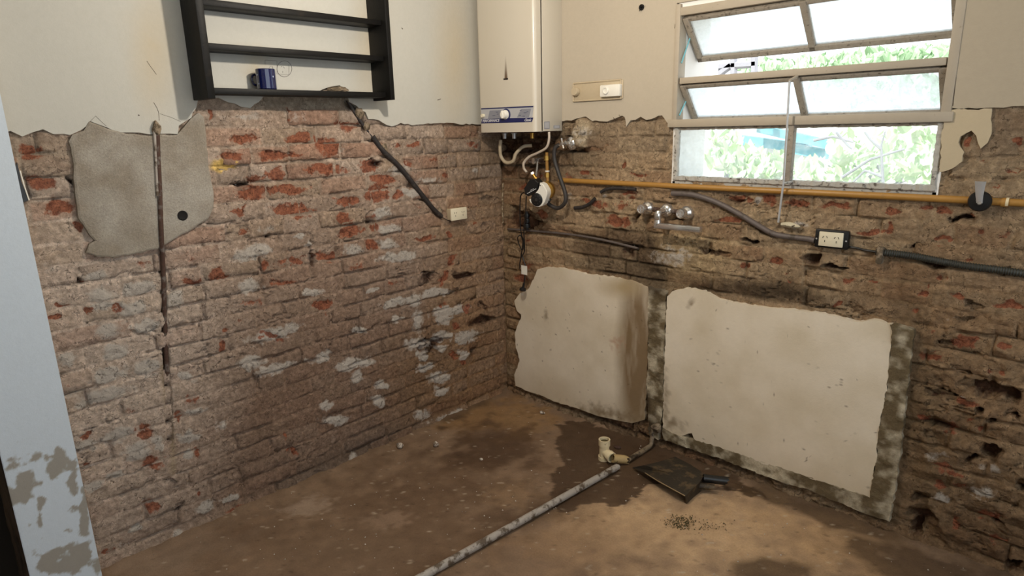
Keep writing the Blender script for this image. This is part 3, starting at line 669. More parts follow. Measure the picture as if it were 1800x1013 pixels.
# ------------------------------------------------------------------ floor
def build_floor():
    du = 0.011; X, Y = np.meshgrid(np.arange(-0.04, 2.9, du), np.arange(-2.9, 0.04+du, du)); Zr = np.zeros_like(X)
    PX, PY = proj(np.stack([X, Y, Zr], -1))
    n = fbm(X, Y, 3, 5, 60); n2 = fbm(X, Y, 14, 4, 61); n3 = fbm(X, Y, 45, 3, 62)
    t = lerp(np.broadcast_to(L3(142,118,96), X.shape+(3,)), L3(106,84,65), np.clip(n*2-.5, 0, 1))
    def bl(e, c, s, k=1.5, off=.25, nn=None, na=.9):
        nonlocal t
        m = np.clip((ell(PX, PY, [e])+((n2 if nn is None else nn)-.5)*na-off)*k, 0, 1); t = lerp(t, L3(*c), m*s)
    bl((1250,930,240,80), (186,156,122), .95); bl((1120,930,130,40), (184,154,120), .9); bl((1480,960,140,50,15), (172,140,104), .8)
    bl((840,730,110,34), (138,106,70), .8, 3, .4); bl((920,745,60,30), (140,110,76), .7, 3, .4)
    bl((720,890,230,90,-10), (86,64,45), .75); bl((870,780,90,40), (72,52,35), .7, 3, .45); bl((600,960,160,60,-10), (118,96,76), .6)
    bl((540,890,40,16,-10), (152,132,114), .7, 3, .4, n3); bl((680,915,40,14,-8), (140,116,96), .7, 3, .4, n3); bl((900,870,40,20), (132,106,80), .6, 3, .4, n3)
    bl((300,970,120,40,-20), (138,118,100), .7); bl((940,900,80,26,-20), (70,52,38), .6, 2, .3); bl((1000,960,120,40), (112,86,64), .5)
    wetp = [(975,742),(990,765),(972,780),(982,800),(992,805),(975,830),(960,870),(985,900),(1024,895),(1098,885),(1125,870),(1147,854),(1180,840),(1240,850),(1300,860),(1400,895),(1300,850),(1200,790),(1150,762),(1050,745)]
    wx = PX+(n2-.5)*26+(n3-.5)*8; wy = PY+(vn(X, Y, 20, 9)-.5)*18+(n3-.5)*6
    wet = inpoly(wx, wy, wetp).astype(float); t = lerp(t, L3(66,47,31), wet*.86)
    dark_band = np.clip((ell(PX, PY, [(1450,905,170,14,20), (1620,990,140,30,15), (1350,1005,60,20), (800,720,60,16,-20)])+(n2-.5)*.8-.35)*3, 0, 1); t = lerp(t, L3(74,56,38), dark_band*.8)  # darker bands along the wall feet and at the near edge
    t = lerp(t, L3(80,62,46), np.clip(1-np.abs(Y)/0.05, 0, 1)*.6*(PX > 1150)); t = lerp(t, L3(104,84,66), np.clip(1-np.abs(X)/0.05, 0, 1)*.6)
    t = lerp(t, L3(186,172,152), np.clip((fbm(X, Y, 60, 2, 71)-.83)*14, 0, 1)*.6)
    t = lerp(t, L3(56,42,30), np.clip((fbm(X, Y, 60, 2, 75)-.80)*10, 0, 1)*.45)
    t = t*1.16*(0.82+0.36*fbm(X, Y, 26, 4, 66))[..., None]
    H = (n-.5)*0.012+(n2-.5)*0.005+(n3-.5)*0.003
    H += np.clip(1-X/0.06, 0, 1)*0.012*(.6+n2)+np.clip(1+Y/0.06, 0, 1)*0.012*(.6+n2)
    V = np.stack([X, Y, H], -1); ny, nx = X.shape; idx = np.arange(ny*nx).reshape(ny, nx)
    q = np.stack([idx[:-1, :-1], idx[:-1, 1:], idx[1:, 1:], idx[1:, :-1]], -1).reshape(-1, 4)
    me = bpy.data.meshes.new('floor'); me.vertices.add(X.size); me.vertices.foreach_set('co', V.astype(np.float32).ravel())
    me.loops.add(q.size); me.loops.foreach_set('vertex_index', q.astype(np.int32).ravel())
    me.polygons.add(len(q)); me.polygons.foreach_set('loop_start', np.arange(0, q.size, 4, dtype=np.int32)); me.update(calc_edges=True)
    me.polygons.foreach_set('use_smooth', [True]*len(q))
    setattrs(me, t, np.stack([wet, wet, wet], -1)); o = link('floor', me, MF); o['kind'] = 'structure'
    sk = core('subfloor', [((-1.6, -4.6, -0.12), (3.7, 0.26, -0.035))], M_dark, o)
    return o
build_floor()
# ceiling and the rest of the room behind the camera
c_ = core('ceiling', [((-1.6, -4.6, 2.7), (3.7, 0.26, 2.85))], M_ceil); c_['kind'] = 'structure'
wb_ = core('wall_back', [((-1.6, -4.75, -0.05), (3.7, -4.6, 2.7))], M_ceil); wb_['kind'] = 'structure'  # unseen wall, added to cut the fill light from this side
ws_ = core('wall_side', [((3.7, -4.75, -0.05), (3.85, 0.26, 0.85)), ((3.7, -4.75, 0.85), (3.85, -3.6, 2.7)), ((3.7, -0.5, 0.85), (3.85, 0.26, 2.7))], M_ceil); ws_['kind'] = 'structure'  # unseen wall, added with its opening shaped to hold back fill light
# pier of the doorway on the left, painted, with its rough jamb
pier_poly = [(2.245, -0.02), (2.245, 2.7), (2.44, 2.7), (2.44, -0.02)]
def t_pier(U, Z, PX, PY):
    t = np.broadcast_to(L3(200,210,220), U.shape+(3,)).copy()
    k = fbm(U, Z, 30, 5, 33); k2 = fbm(U, Z, 8, 3, 34)
    m = ell(PX, PY, [(98,815,34,22,20), (40,860,30,50), (70,905,8,60), (110,990,60,22), (140,975,24,36), (128,850,10,40), (148,905,8,50)])
    m = np.clip((m+(k-.5)*1.1+(k2-.5)*.3-.56)*9, 0, 1); t = lerp(t, L3(150,144,134), m*.95)
    return t
wf = thing('wall_front', (0, 0, 0), None, None); wf['kind'] = 'structure'
def pier():
    uu, zz = np.meshgrid(np.linspace(2.25, 2.447, 48), np.linspace(-0.02, 2.7, 520)); V = toW('L', uu, zz, np.full_like(uu, 0.12)); idx = np.arange(uu.size).reshape(uu.shape)
    q = np.stack([idx[:-1, :-1], idx[:-1, 1:], idx[1:, 1:], idx[1:, :-1]], -1).reshape(-1, 4)[:, ::-1]
    V = V.reshape(-1, 3); PX, PY = proj(V)
    me = bpy.data.meshes.new('painted_face'); me.from_pydata(V.tolist(), [], q.tolist()); me.update()
    setattrs(me, t_pier(uu.ravel(), zz.ravel(), PX, PY)); link('painted_face', me, MP, wf)
    core('pier_body', [((-0.25, -2.4395, -0.03), (0.1195, -2.2505, 2.7))], M_ceil, wf)
    # rough unplastered jamb (faces the doorway)
    xx, zz = np.meshgrid(np.linspace(-0.25, 0.121, 60), np.linspace(-0.02, 2.7, 300)); h = (fbm(xx, zz, 12, 4, 81)-.5)*0.02*np.clip((0.121-xx)/0.02, 0, 1)
    V = np.stack([xx, -2.445+h*0-np.abs(h), zz], -1).reshape(-1, 3); idx = np.arange(xx.size).reshape(xx.shape)
    q = np.stack([idx[:-1, :-1], idx[:-1, 1:], idx[1:, 1:], idx[1:, :-1]], -1).reshape(-1, 4)
    me = bpy.data.meshes.new('rough_jamb'); me.from_pydata(V.tolist(), [], q.tolist()); me.update()
    t = lerp(np.broadcast_to(L3(96,78,62), xx.shape+(3,)), L3(60,46,36), np.clip(fbm(xx, zz, 9, 4, 82)*2-.5, 0, 1))
    setattrs(me, t); link('rough_jamb', me, MC, wf)
    core('far_room', [((-1.6, -4.75, -0.05), (-1.45, 0.26, 2.7)), ((-1.6, -1.4, -0.05), (-0.24, -1.3, 2.7))], M_ceil, wf)
pier()

# ------------------------------------------------------------------ window
def R3(px, py, y=0.0): return Vector(RWp(px, py, y))
def L3p(px, py, x=0.0): return Vector(LW(px, py, x))
def window():
    w = thing('window_1', (0, 0, 0), None, None); w['kind'] = 'structure'
    fx0, fx1 = WX0, WX1
    box('frame_rail', (1.075, -0.020, 1.588), (2.15, 0.045, 1.622), M_frame, w, 0.003)     # beige rail between open and fixed lights
    box('frame_rail', (fx0+.01, -0.012, 1.772), (fx1-.01, 0.03, 1.798), M_frame, w, 0.002)
    box('frame_rail', (fx0, -0.014, 2.052), (fx1, 0.04, 2.085), M_frame, w, 0.002)
    box('frame_stile', (1.092, -0.016, 1.60), (1.116, 0.045, 2.10), M_frame, w, 0.003)
    box('frame_stile', (2.112, -0.016, 1.60), (2.142, 0.045, 2.10), M_frame, w, 0.003)
    # jamb lining that runs out through the wall
    for nm, a, b in (('jamb', (1.095, 0.0, 1.34), (1.112, 0.27, 2.1)), ('jamb', (2.118, 0.0, 1.34), (2.135, 0.27, 2.1)), ('outer_sill', (1.10, 0.0, 1.32), (2.13, 0.29, 1.35)), ('head', (1.10, 0.0, 2.085), (2.13, 0.27, 2.11))):
        box(nm, a, b, M_house if nm != 'outer_sill' else M_sill, w)
    # fixed lights: metal frame and ragged putty
    R = random.Random(4)
    def putty(name, p, q, wd, dp, mat=M_sill):
        bm = bmesh.new(); p = Vector(p); q = Vector(q); n = max(2, int((q-p).length/0.012)); ax = (q-p).normalized(); side = Vector((0, 1, 0)).cross(ax)
        prev = None
        for i in range(n+1):
            c = p.lerp(q, i/n); a = wd*(0.5+R.uniform(-.09, .09)); d = dp+R.uniform(-.0025, .0025)
            ring = [bm.verts.new(c+side*s+Vector((0, y, 0))) for s, y in ((-a, 0.012), (-a*.9, -d), (a*.5, -d), (a, 0.0), (a, 0.012))]
            if prev:
                for k in range(5): bm.faces.new((prev[k], prev[(k+1) % 5], ring[(k+1) % 5], ring[k]))
            else: bm.faces.new(ring)
            prev = ring
        bm.faces.new(prev); return keep(from_bm(name, bm, mat, w))
    putty('pane_bead', (1.104, 0, 1.362), (2.126, 0, 1.362), 0.024, 0.008)
    putty('pane_bead', (1.104, 0, 1.583), (2.126, 0, 1.583), 0.014, 0.004, M_putty)
    putty('pane_bead', (1.114, 0, 1.36), (1.114, 0, 1.586), 0.022, 0.006)
    putty('pane_bead', (2.118, 0, 1.36), (2.118, 0, 1.586), 0.022, 0.006)
    box('mullion', (1.607, -0.012, 1.365), (1.631, 0.02, 1.588), M_putty, w, 0.003)
    box('pane', (1.12, 0.012, 1.366), (1.609, 0.016, 1.584), M_glass, w); box('pane', (1.629, 0.012, 1.366), (2.112, 0.016, 1.584), M_glass, w)
    # two top-hung sashes, pushed outward
    for zt, s, ang in ((2.046, 0.228, 43), (1.770, 0.208, 41)):
        a = math.radians(ang); Mx = Matrix.Translation((0, 0.008, zt)) @ Matrix.Rotation(a, 4, 'X')
        sh = bpy.data.objects.new('sash', None); COL.objects.link(sh); sh.parent = w; sh['label'] = 'upper tilted sash of frosted glass' if zt > 2 else 'lower tilted sash of frosted glass'
        x0, x1 = fx0+0.006, fx1-0.006; mx = 1.617
        for nm, p, q in (('sash_stile', (x0, -0.014, -s), (x0+.026, 0.012, 0)), ('sash_stile', (x1-.026, -0.014, -s), (x1, 0.012, 0)), ('sash_rail', (x0, -0.014, -s), (x1, 0.012, -s+.024)),
                         ('sash_rail', (x0, -0.01, -.018), (x1, 0.012, 0)), ('glazing_bar', (mx-.013, -0.014, -s), (mx+.013, 0.012, 0))):
            o = box(nm, p, q, M_putty, sh, 0.003, Mx)
        for p, q in ((x0+.024, mx-.011), (mx+.011, x1-.024)): box('pane', (p, -0.002, -s+.022), (q, 0.002, -.016), M_frost, sh, 0, Mx)
    # stay arms at the left of each sash
    tube('stay_arm', [(1.122, 0.0, 1.86), (1.122, 0.075, 1.985)], 0.003, M_teal, w, 8)
    tube('stay_arm', [(1.122, 0.0, 1.64), (1.122, 0.07, 1.72)], 0.003, M_teal, w, 8)
    # operating rod
    rod = bpy.data.objects.new('operating_rod', None); COL.objects.link(rod); rod.parent = w; rod['label'] = 'thin metal rod hanging from the middle of the window'
    tube('rod', [R3(1388, 142, -.05), R3(1383, 230, -.05), R3(1377, 322, -.045), R3(1368, 391, -.035)], 0.0045, M_steel, rod, 8)
    tube('crank_arm', [R3(1388, 142, -.05), R3(1401, 134, -.012)], 0.006, M_frame, rod, 8)
    tube('clip', [R3(1377, 322, -.045), R3(1392, 320, -.008)], 0.005, M_sill, rod, 8)
    return w
window()

# ------------------------------------------------------------------ wall shelf
def shelf():
    t = thing('wall_shelf', (0.0, -1.24, 1.73), 'black wooden wall shelf with side boards and open back, hung on the left wall', 'shelf')
    box('side_board', (0.013, -1.655, 1.730), (0.152, -1.628, 2.52), M_black, t, 0.0015)
    box('side_board', (0.013, -0.850, 1.738), (0.152, -0.828, 2.52), M_black, t, 0.0015)
    for (a, b, c, d) in (((377,158),(676,159.5),(377,167),(676,168.5)), ((367,78),(668,96),(367,88),(668,105)), ((357,3),(663,29.5),(357,13),(663,39.5))):
        zt = (LW(*a, .115)[2]+LW(*b, .115)[2])/2; zb = (LW(*c, .115)[2]+LW(*d, .115)[2])/2; zb = zt-0.022
        box('shelf_board', (0.013, -1.630, zb), (0.115, -0.849, zt), M_black, t, 0.0012)
        print('shelf', zt)
        if not hasattr(shelf, 'z'): shelf.z = zt
    box('shelf_board', (0.013, -1.630, 2.33), (0.115, -0.849, 2.352), M_black, t, 0.0012)
shelf()
def mug():
    z = shelf.z; p = LW(468, 152, 0.06); c = (0.074, p[1]-0.004, z)
    t = thing('mug', c, 'dark blue glazed mug standing on the bottom board of the black shelf', 'mug')
    R = 0.0375; H = LW(467, 122, 0.068)[2]-z
    lathe('cup', [(0, 0), (R*.9, 0), (R, 0.004), (R, H-.002), (R-.002, H), (R-.004, H-.002), (R-.004, 0.006), (0, 0.006)], c, (0, 0, 1), M_mug, t, 36)
    hx, hy = -.80, -.60; tube('handle', [(c[0]+hx*q, c[1]+hy*q, z+H*k) for q, k in ((.034, .76), (.054, .73), (.060, .5), (.052, .28), (.034, .24))], 0.0045, M_mug, t, 10, 5)
    for a, h in ((-1.45, .7), (-1.35, .28), (0.35, .62)):
        q = Vector((c[0]+math.cos(a)*R, c[1]+math.sin(a)*R, z+H*h))
        lathe('printed_dot', [(0, .0006), (.0035, .0006), (.0035, -.0005)], q, (math.cos(a), math.sin(a), 0), M_pale, t, 6)
mug()
rk = rock('rubble', (0.05, LW(597, 156, 0.06)[1], shelf.z+0.010), (0.03, 0.05, 0.016), M_stoneg, seed=5, sub=3, jag=.8)
tag(rk, 'crumbled mortar lump lying on the bottom board of the black shelf', 'rubble')

# pencil drawing of a double socket on the plaster
def pencil():
    g = bpy.data.objects.new('pencil_sketch', None); COL.objects.link(g); g.parent = wl
    def pl_(pts, nm='pencil_line', r=.0007): tube(nm, [LW(x, y, 0.0128) for x, y in pts], r, M_pencil, g, 6)
    pl_([(500+13*math.cos(a), 121+14*math.sin(a)) for a in np.linspace(0, 6.28, 26)], r=.001)
    pl_([(466,113), (466,106), (487,107), (487,130), (508,131), (508,113)])
    pl_([(473,119), (476,116)]); pl_([(478,116), (480,121)]); pl_([(494,118), (496,116)]); pl_([(498,117), (500,120)]); pl_([(497,125), (497,128)])
pencil()
def cracks():
    g = bpy.data.objects.new('plaster_cracks', None); COL.objects.link(g); g.parent = wl; h = bpy.data.objects.new('plaster_cracks', None); COL.objects.link(h); h.parent = wr
    m = simple('crack_dirt', (74, 60, 48), .95)
    for pts, r_ in (([(258,107),(264,116),(270,124),(275,131)], .0006), ([(270,180),(276,190),(279,198),(280,212)], .0007), ([(281,200),(300,206),(318,214)], .0004), ([(158,214),(168,204),(187,222)], .0005), ([(243,202),(245,203)], .002), ([(706,49),(708,51)], .002), ([(769,176),(775,174)], .0012)):
        tube('crack', [LW(x, y, 0.0125) for x, y in pts], r_, m, g, 5)
    for pts, r_ in (([(1191,26),(1196,22),(1225,18),(1262,12),(1302,7),(1340,1)], .0009), ([(1187,42),(1186,50)], .0012), ([(1690,45),(1688,62),(1683,105),(1680,140),(1675,186)], .0008), ([(1078,207),(1082,211),(1092,206),(1088,202)], .0016)):
        tube('crack', [RWp(x, y, -0.0125) for x, y in pts], r_, m, h, 5)
cracks()

# ------------------------------------------------------------------ sockets
def socket(name, label, side, cx, cy, plate, frame=None, depth=0.03, framemat=None):
    u, z = px2uz(side, cx, cy, depth); t = thing(name, tuple(toW(side, u, z, 0.0)), label, 'socket')
    def bb(nm, w, h, d0, d1, mat, bev=.002, du=0, dz=0, rot=0, par=None):
        a = toW(side, u+du-w/2, z+dz-h/2, d0); b = toW(side, u+du+w/2, z+dz+h/2, d1)
        m = None
        if rot:
            c = Vector((a+b)/2); ax = 'X' if side == 'L' else 'Y'; m = Matrix.Translation(c) @ Matrix.Rotation(rot, 4, ax) @ Matrix.Translation(-c)
        return box(nm, a, b, mat, par or t, bev, m)
    if frame:
        bb('surround', frame[0], frame[1], -0.005, depth, framemat or M_blackp, 0.004)
        for s in (-1, 1): 
            lathe('screw', [(0, .0015), (.003, .001), (.0035, 0)], toW(side, u+s*(frame[0]/2-.007), z-.002, depth), toW(side, 0, 0, 1), M_steel, t, 10)
    else: bb('back_box', plate[0]-.006, plate[1]-.006, -0.01, depth-.004, M_creamd, .002)
    bb('face_plate', plate[0], plate[1], depth-.005, depth+.006, M_cream, .002)
    for s in (-1, 1):
        for du, dz, r in ((-.007, .008, .5), (.007, .008, -.5), (0, -.008, 0)):
            sg = 1 if side == 'R' else -1
            bb('slot', .0022, .008, depth+.005, depth+.0068, M_soot, 0, s*plate[0]*.24+du, dz, r if side == 'R' else -r)
socket('wall_socket', 'cream double socket in a black surround below the window', 'R', 1461, 421, (0.088, 0.056), (0.122, 0.072), 0.024)
socket('wall_socket', 'small cream double socket at the end of the slanting black conduit', 'L', 806, 376, (0.112, 0.064), None, 0.036)

# ------------------------------------------------------------------ water heater
def heater():
    x0, x1, y0, z0, z1 = 0.059, 0.460, -0.221, 1.582, 2.30
    t = thing('water_heater', (0.26, 0.0, z0), 'tall white enamelled gas water heater with a blue control strip', 'water heater')
    bm = bmesh.new(); add_box(bm, (x0, y0+.045, z0), (x1, -0.012, z1), 0.003)
    keep(from_bm('body', bm, M_enamel, t, True))
    # front cover with rounded vertical edges
    bm = bmesh.new(); prof = []; r = 0.022
    for cx, a0 in ((x0+r, 180), (x1-r, 270)):
        for k in range(7):
            a = math.radians(a0+k*15); prof.append((cx+r*math.cos(a), y0+r+r*math.sin(a)))
    prof += [(x1, y0+.055), (x0, y0+.055)]
    lo = [bm.verts.new((x, y, z0)) for x, y in prof]; hi = [bm.verts.new((x, y, z1)) for x, y in prof]
    n = len(prof); bm.faces.new(lo); bm.faces.new(hi)
    for i in range(n): bm.faces.new((lo[i], lo[(i+1) % n], hi[(i+1) % n], hi[i]))
    fz = RWp(889, 139, y0)
    o = from_bm('front_cover', bm, None, t, True); off = Vector((fz[0], y0, fz[2]))
    o.data.transform(Matrix.Translation(-off)); o.location = off-t.location; o.data.materials.append(soot_streak_mat())
    for dx, wd, hh in ((-.012, .010, .009), (0, .02, .006), (0.003, .006, .012), (.012, .010, .008)):
        box('flame_window', (fz[0]+dx-wd/2, y0-.0006, fz[2]-hh/2), (fz[0]+dx+wd/2, y0+.002, fz[2]+hh/2), M_soot, t, .002)
    # control strip: corner pixels read on the front plane
    def Fp(px, py): p = RWp(px, py, y0); return p[0], p[2]
    def poly(nm, pts, mat, dy, par=t):
        V = []; k = len(pts)
        for y in (y0-dy, y0+.0005): V += [(x, y, z) for x, z in (Fp(*p) for p in pts)]
        fs = [tuple(range(k)), tuple(range(2*k-1, k-1, -1))]+[(i, (i+1) % k, k+(i+1) % k, k+i) for i in range(k)]
        return keep(mk(nm, V, fs, mat, par))
    cs = poly('control_strip', [(846,190.5),(938,186),(935,214.5),(846,217)], M_silver, .0008)
    off_par = cs
    def sub(nm, pts, mat, dy): return poly(nm, pts, mat, dy, cs)
    cs.location = (0, 0, 0)
    sub('blue_stripe', [(846,190.5),(938,186),(937,188.5),(846,192.5)], M_navy, .0014)
    sub('blue_band', [(848,209.2),(937.5,206.8),(935,214.5),(846,217)], M_navy, .0014)
    sub('printed_field', [(861,194.5),(882,193.6),(882,208.3),(858,208.8)], M_grey_print, .0012)
    sub('printed_field', [(916,192),(934,191),(930,206),(909,206.6)], M_grey_print, .0012)
    for i, (px, py, s) in enumerate([(872,197,4),(866,203,5),(874,200.5,3),(914,194,3),(912,202.5,4),(921,198,5),(926,196,3),(919,204,4)]):
        sub('printed_mark', [(px,py),(px+s,py-.2),(px+s,py+.5),(px,py+.7)], M_navy, .0018)
    def text(s, p, size, mat, shear=0.0, sx=1.0):
        c = bpy.data.curves.new('lettering', 'FONT'); c.body = s; c.size = size; c.shear = shear; c.extrude = 0.0003
        tmp = bpy.data.objects.new('lettering', c); COL.objects.link(tmp); bpy.context.view_layer.update()
        me = bpy.data.meshes.new_from_object(tmp.evaluated_get(bpy.context.evaluated_depsgraph_get())); COL.objects.unlink(tmp); bpy.data.objects.remove(tmp)
        me.transform(Matrix.Translation(Vector(p)-t.location) @ Matrix.Rotation(math.radians(90), 4, 'X') @ Matrix.Diagonal((sx, 1, 1, 1)))
        me.name = 'lettering'; o = link('lettering', me, mat, cs); return o
    x, z = Fp(848.5, 215.2); text('PERFORMANCE', (x, y0-.0018, z), 0.0205, M_white_print, 0.3, .88)
    x, z = Fp(922, 213.2); text('Classic', (x, y0-.0018, z), 0.018, M_white_print, 0.5, 0.9)
    cx, cz = Fp(888.5, 201.5)
    lathe('temperature_dial', [(0, .022), (.0175, .022), (.0195, .019), (.0215, .004), (.0235, .003), (.0235, 0)], (cx, y0, cz), (0, -1, 0), M_whitep, t, 32)
    lathe('dial_ring', [(.030, 0), (.030, .003), (.0225, .003)], (cx+.006, y0, cz-.001), (0, -1, 0), M_navy, t, 32)
    box('dial_grip', (cx-.004, y0-.030, cz-.019), (cx+.004, y0-.018, cz+.019), M_whitep, t, .0015)
    cx, cz = Fp(850.5, 203.5); lathe('ignition_button', [(0, .016), (.0085, .016), (.0095, .012), (.0095, 0)], (cx, y0, cz), (0, -1, 0), M_cream, t, 20)
    # approval stickers on the side
    def Sp(px, py): w = RW3@_d(px, py); k = (x1-CAM[0])/w[0]; return CAM+w*k
    for pts in ([(956.5,214),(966,213.5),(966,226.5),(956.5,227)], [(973,220.5),(983.5,220.2),(983.5,225.6),(973,226)]):
        V = [Sp(*p) for p in pts]; V = [(x1+.0012, v[1], v[2]) for v in V]+[(x1-.0005, v[1], v[2]) for v in V]
        k = 4; fs = [(0, 1, 2, 3), (7, 6, 5, 4)]+[(i, (i+1) % 4, 4+(i+1) % 4, 4+i) for i in range(4)]
        s = keep(mk('sticker', V, fs, M_grey_print, t))
        c = sum((Vector(v) for v in V[:4]), Vector())/4; V2 = [c+(Vector(v)-c)*.78+Vector((.0006, 0, 0)) for v in V[:4]]+[c+(Vector(v)-c)*.78 for v in V[:4]]
        o = mk('sticker_print', V2, fs, M_silver, s); o.data.transform(Matrix.Translation(-t.location))
    # fittings under the casing
    for x in (0.13, 0.2, 0.33): lathe('pipe_stub', [(0, .035), (.011, .035), (.011, .01), (.016, .01), (.016, 0), (0, 0)], (x, -0.1, z0), (0, 0, -1), M_brass if x > .3 else M_steel, t, 12)
    box('burner_tray', (x0+.03, -0.19, z0-.006), (x1-.03, -0.03, z0+.002), M_rust, t, .002)
heater()

# ------------------------------------------------------------------ plumbing below the heater
def plumbing():
    h1 = tag(tube('hose', [R3(880, 246, -.10), R3(879, 262, -.10), R3(881, 276, -.09), R3(890, 286, -.085), R3(902, 283, -.08), R3(907, 270, -.075), R3(920, 258, -.05), R3(935, 256, -.02)], 0.0095, M_creamd, None, 14, 6),
             'beige U-shaped hose hanging under the left side of the water heater', 'hose')
    bm = bmesh.new(); P = smoothpath([R3(965, 229, -.12), R3(965, 246, -.12), R3(960, 260, -.12), R3(945, 269, -.12), R3(930, 276, -.12), R3(921, 286, -.12), R3(921, 296, -.12), R3(926, 303, -.12)], 12)
    add_tube(bm, P[2:], 0.0, 12, True, rf=lambda s: 0.0066+0.0009*math.sin(s*260)); 
    tag(from_bm('flexible_connector', bm, simple('pale_braided_hose', (206, 192, 176), .4, .2, .12, 200), None, True), 'pale braided hose curving from the heater down to the pump', 'hose')
    hd = tube('hose', [R3(983, 254, -.06), R3(975, 262, -.07), R3(975, 282, -.07), R3(983, 308, -.07), R3(993, 338, -.07), R3(993, 356, -.07), R3(981, 366, -.07), R3(966, 360, -.08), R3(960, 350, -.09)], 0.0105, M_rubber, None, 14, 6)
    tag(hd, 'dark grey bent hose between the chrome stopcock and the pump', 'hose')
    # circulation pump
    c = R3(947, 345, -.16); t = thing('pump', c, 'small white and black circulation pump hanging below the water heater', 'pump')
    n = Vector((-0.05, -0.97, -0.10)).normalized(); n = (Vector(CAM)-c).normalized()*0.45+n*0.75; n.normalize()
    ux = Vector((1, 0, 0)); ux = (ux-n*ux.dot(n)).normalized(); uy = n.cross(ux)*-1
    if uy.z < 0: uy = -uy
    pxm = 0.00272
    def Q(px, py, d=0.0): return c+ux*((px-947)*pxm)+uy*(-(py-345)*pxm)+n*d
    def prism(nm, pts, d0, d1, mat, bev=.003):
        bm = bmesh.new(); a = [bm.verts.new(Q(x, y, d0)) for x, y in pts]; b = [bm.verts.new(Q(x, y, d1)) for x, y in pts]; k = len(pts)
        bm.faces.new(a); top = bm.faces.new(b); sd = [bm.faces.new((a[i], a[(i+1) % k], b[(i+1) % k], b[i])) for i in range(k)]
        bmesh.ops.bevel(bm, geom=list(top.edges), offset=bev, segments=3, affect='EDGES'); return keep(from_bm(nm, bm, mat, t, True))
    body = [(928,352),(936,348),(951,332),(953,319),(960,322),(967,333),(968,340),(962,355)]
    body += [(947+15.5*math.cos(a), 351+14*math.sin(a)) for a in np.radians([20, 40, 60, 80, 100, 120, 140, 160])]
    prism('motor_housing', body, -.03, .015, M_whitep)
    prism('terminal_box', [(920,330),(933,313),(944,312),(951,319),(948,332),(928,345),(921,341)], -.03, .022, M_blackp)
    for i in range(5): prism('indicator_mark', [(927+4*i,339-2*i),(930+4*i,337.4-2*i),(930+4*i,338.4-2*i),(927+4*i,340-2*i)], .022, .0232, M_white_print, .0001)
    prism('indicator_mark', [(934,333),(941,329.5),(941,330),(934,333.6)], .022, .0232, M_white_print, .0001)
    lathe('dial', [(0, .004), (.030, .004), (.033, .002), (.034, 0)], Q(945.5, 351, .0155), n, M_blackp, t, 36)
    lathe('dial_hub', [(0, .004), (.007, .004), (.008, 0)], Q(945.5, 351, .0195), n, M_rubber, t, 18)
    for a in range(8):
        a_ = a*math.pi/4+.3; p = Q(945.5, 351, .0195)+ux*(.021*math.cos(a_))+uy*(.021*math.sin(a_)); lathe('dial_mark', [(0, .0008), (.0016, .0008), (.0016, 0)], p, n, M_conduit, t, 6)
    lathe('screw', [(0, .002), (.003, .002), (.003, 0)], Q(954, 324, .015), n, M_blackp, t, 8)
    lathe('brass_ring', [(0, 0), (.047, 0), (.047, .022), (.040, .024), (0, .024)], Q(955, 336, -.056), n, M_brass, t, 32)
    tube('inlet', [Q(926, 302, -.04), Q(931, 310, -.04), Q(940, 322, -.04)], 0.010, M_brass, t, 12)
    for s, rr in ((.1, .0135), (.65, .0125)): 
        a, b = Q(926, 302, -.04), Q(940, 322, -.04); lathe('union_nut', [(0, -.006), (rr, -.006), (rr, .006), (0, .006)], a.lerp(b, s), b-a, M_brass if s > .5 else M_chrome, t, 6)
    tube('outlet', [Q(955, 348, -.04), Q(963, 356, -.04)], 0.012, M_blackp, t, 12)
    # its mains cable, plug and paper tag
    cb = thing('power_cord', R3(916, 340, -.14), 'black power cord of the pump, looped and hanging down to its plug', 'cord')
    tube('cord', [R3(921, 338, -.15), R3(915, 346, -.14), R3(914, 380, -.12), R3(916, 410, -.10), R3(921, 425, -.08), R3(918, 440, -.07), R3(912, 428, -.07), R3(910, 418, -.08), R3(915, 414, -.08), R3(919, 425, -.07), R3(917, 445, -.06),
                  R3(914, 462, -.06), R3(917, 448, -.055), R3(921, 460, -.06), R3(924, 470, -.06), R3(922, 492, -.06), R3(921, 500, -.06)], 0.0032, M_blackp, cb, 8, 6)
    tube('cord_strand', [R3(925, 345, -.13), R3(924, 375, -.12), R3(921, 405, -.1), R3(922, 440, -.07), R3(915, 455, -.065), R3(913, 473, -.062)], 0.003, M_blackp, cb, 8, 6)
    a = R3(921, 498, -.06); b = R3(918, 515, -.06); ax = b-a
    lathe('plug', [(0, 0), (.006, 0), (.007, .02), (.009, .028), (.018, .034), (.019, .044), (0, .046)], a, ax, M_blackp, cb, 16)
    for s in (-1, 1): tube('plug_pin', [b+Vector((s*.006, 0, 0)), b+ax.normalized()*.016+Vector((s*.006, 0, 0))], .0018, M_steel, cb, 6)
    box('paper_tag', R3(916.5, 482, -.068), R3(926.5, 468, -.066), M_whitep, cb)
    # chrome stopcock
    f = R3(1004, 252, -.02); t2 = thing('stopcock', f, 'chrome stopcock with a cross handle right of the heater', 'valve')
    ax = Vector((-.25, -1, 0)).normalized()
    lathe('flange', [(.0, -.02), (.033, -.02), (.035, .0), (.030, .010), (.018, .016), (.012, .018), (.012, .04), (0, .04)], f, ax, M_chrome, t2, 28)
    hh = f+ax*.055; lathe('spindle', [(0, .0), (.008, .0), (.008, .022), (.011, .026), (0, .030)], f+ax*.036, ax, M_chrome, t2, 14)
    u = ax.cross(Vector((0, 0, 1))).normalized(); v = ax.cross(u)
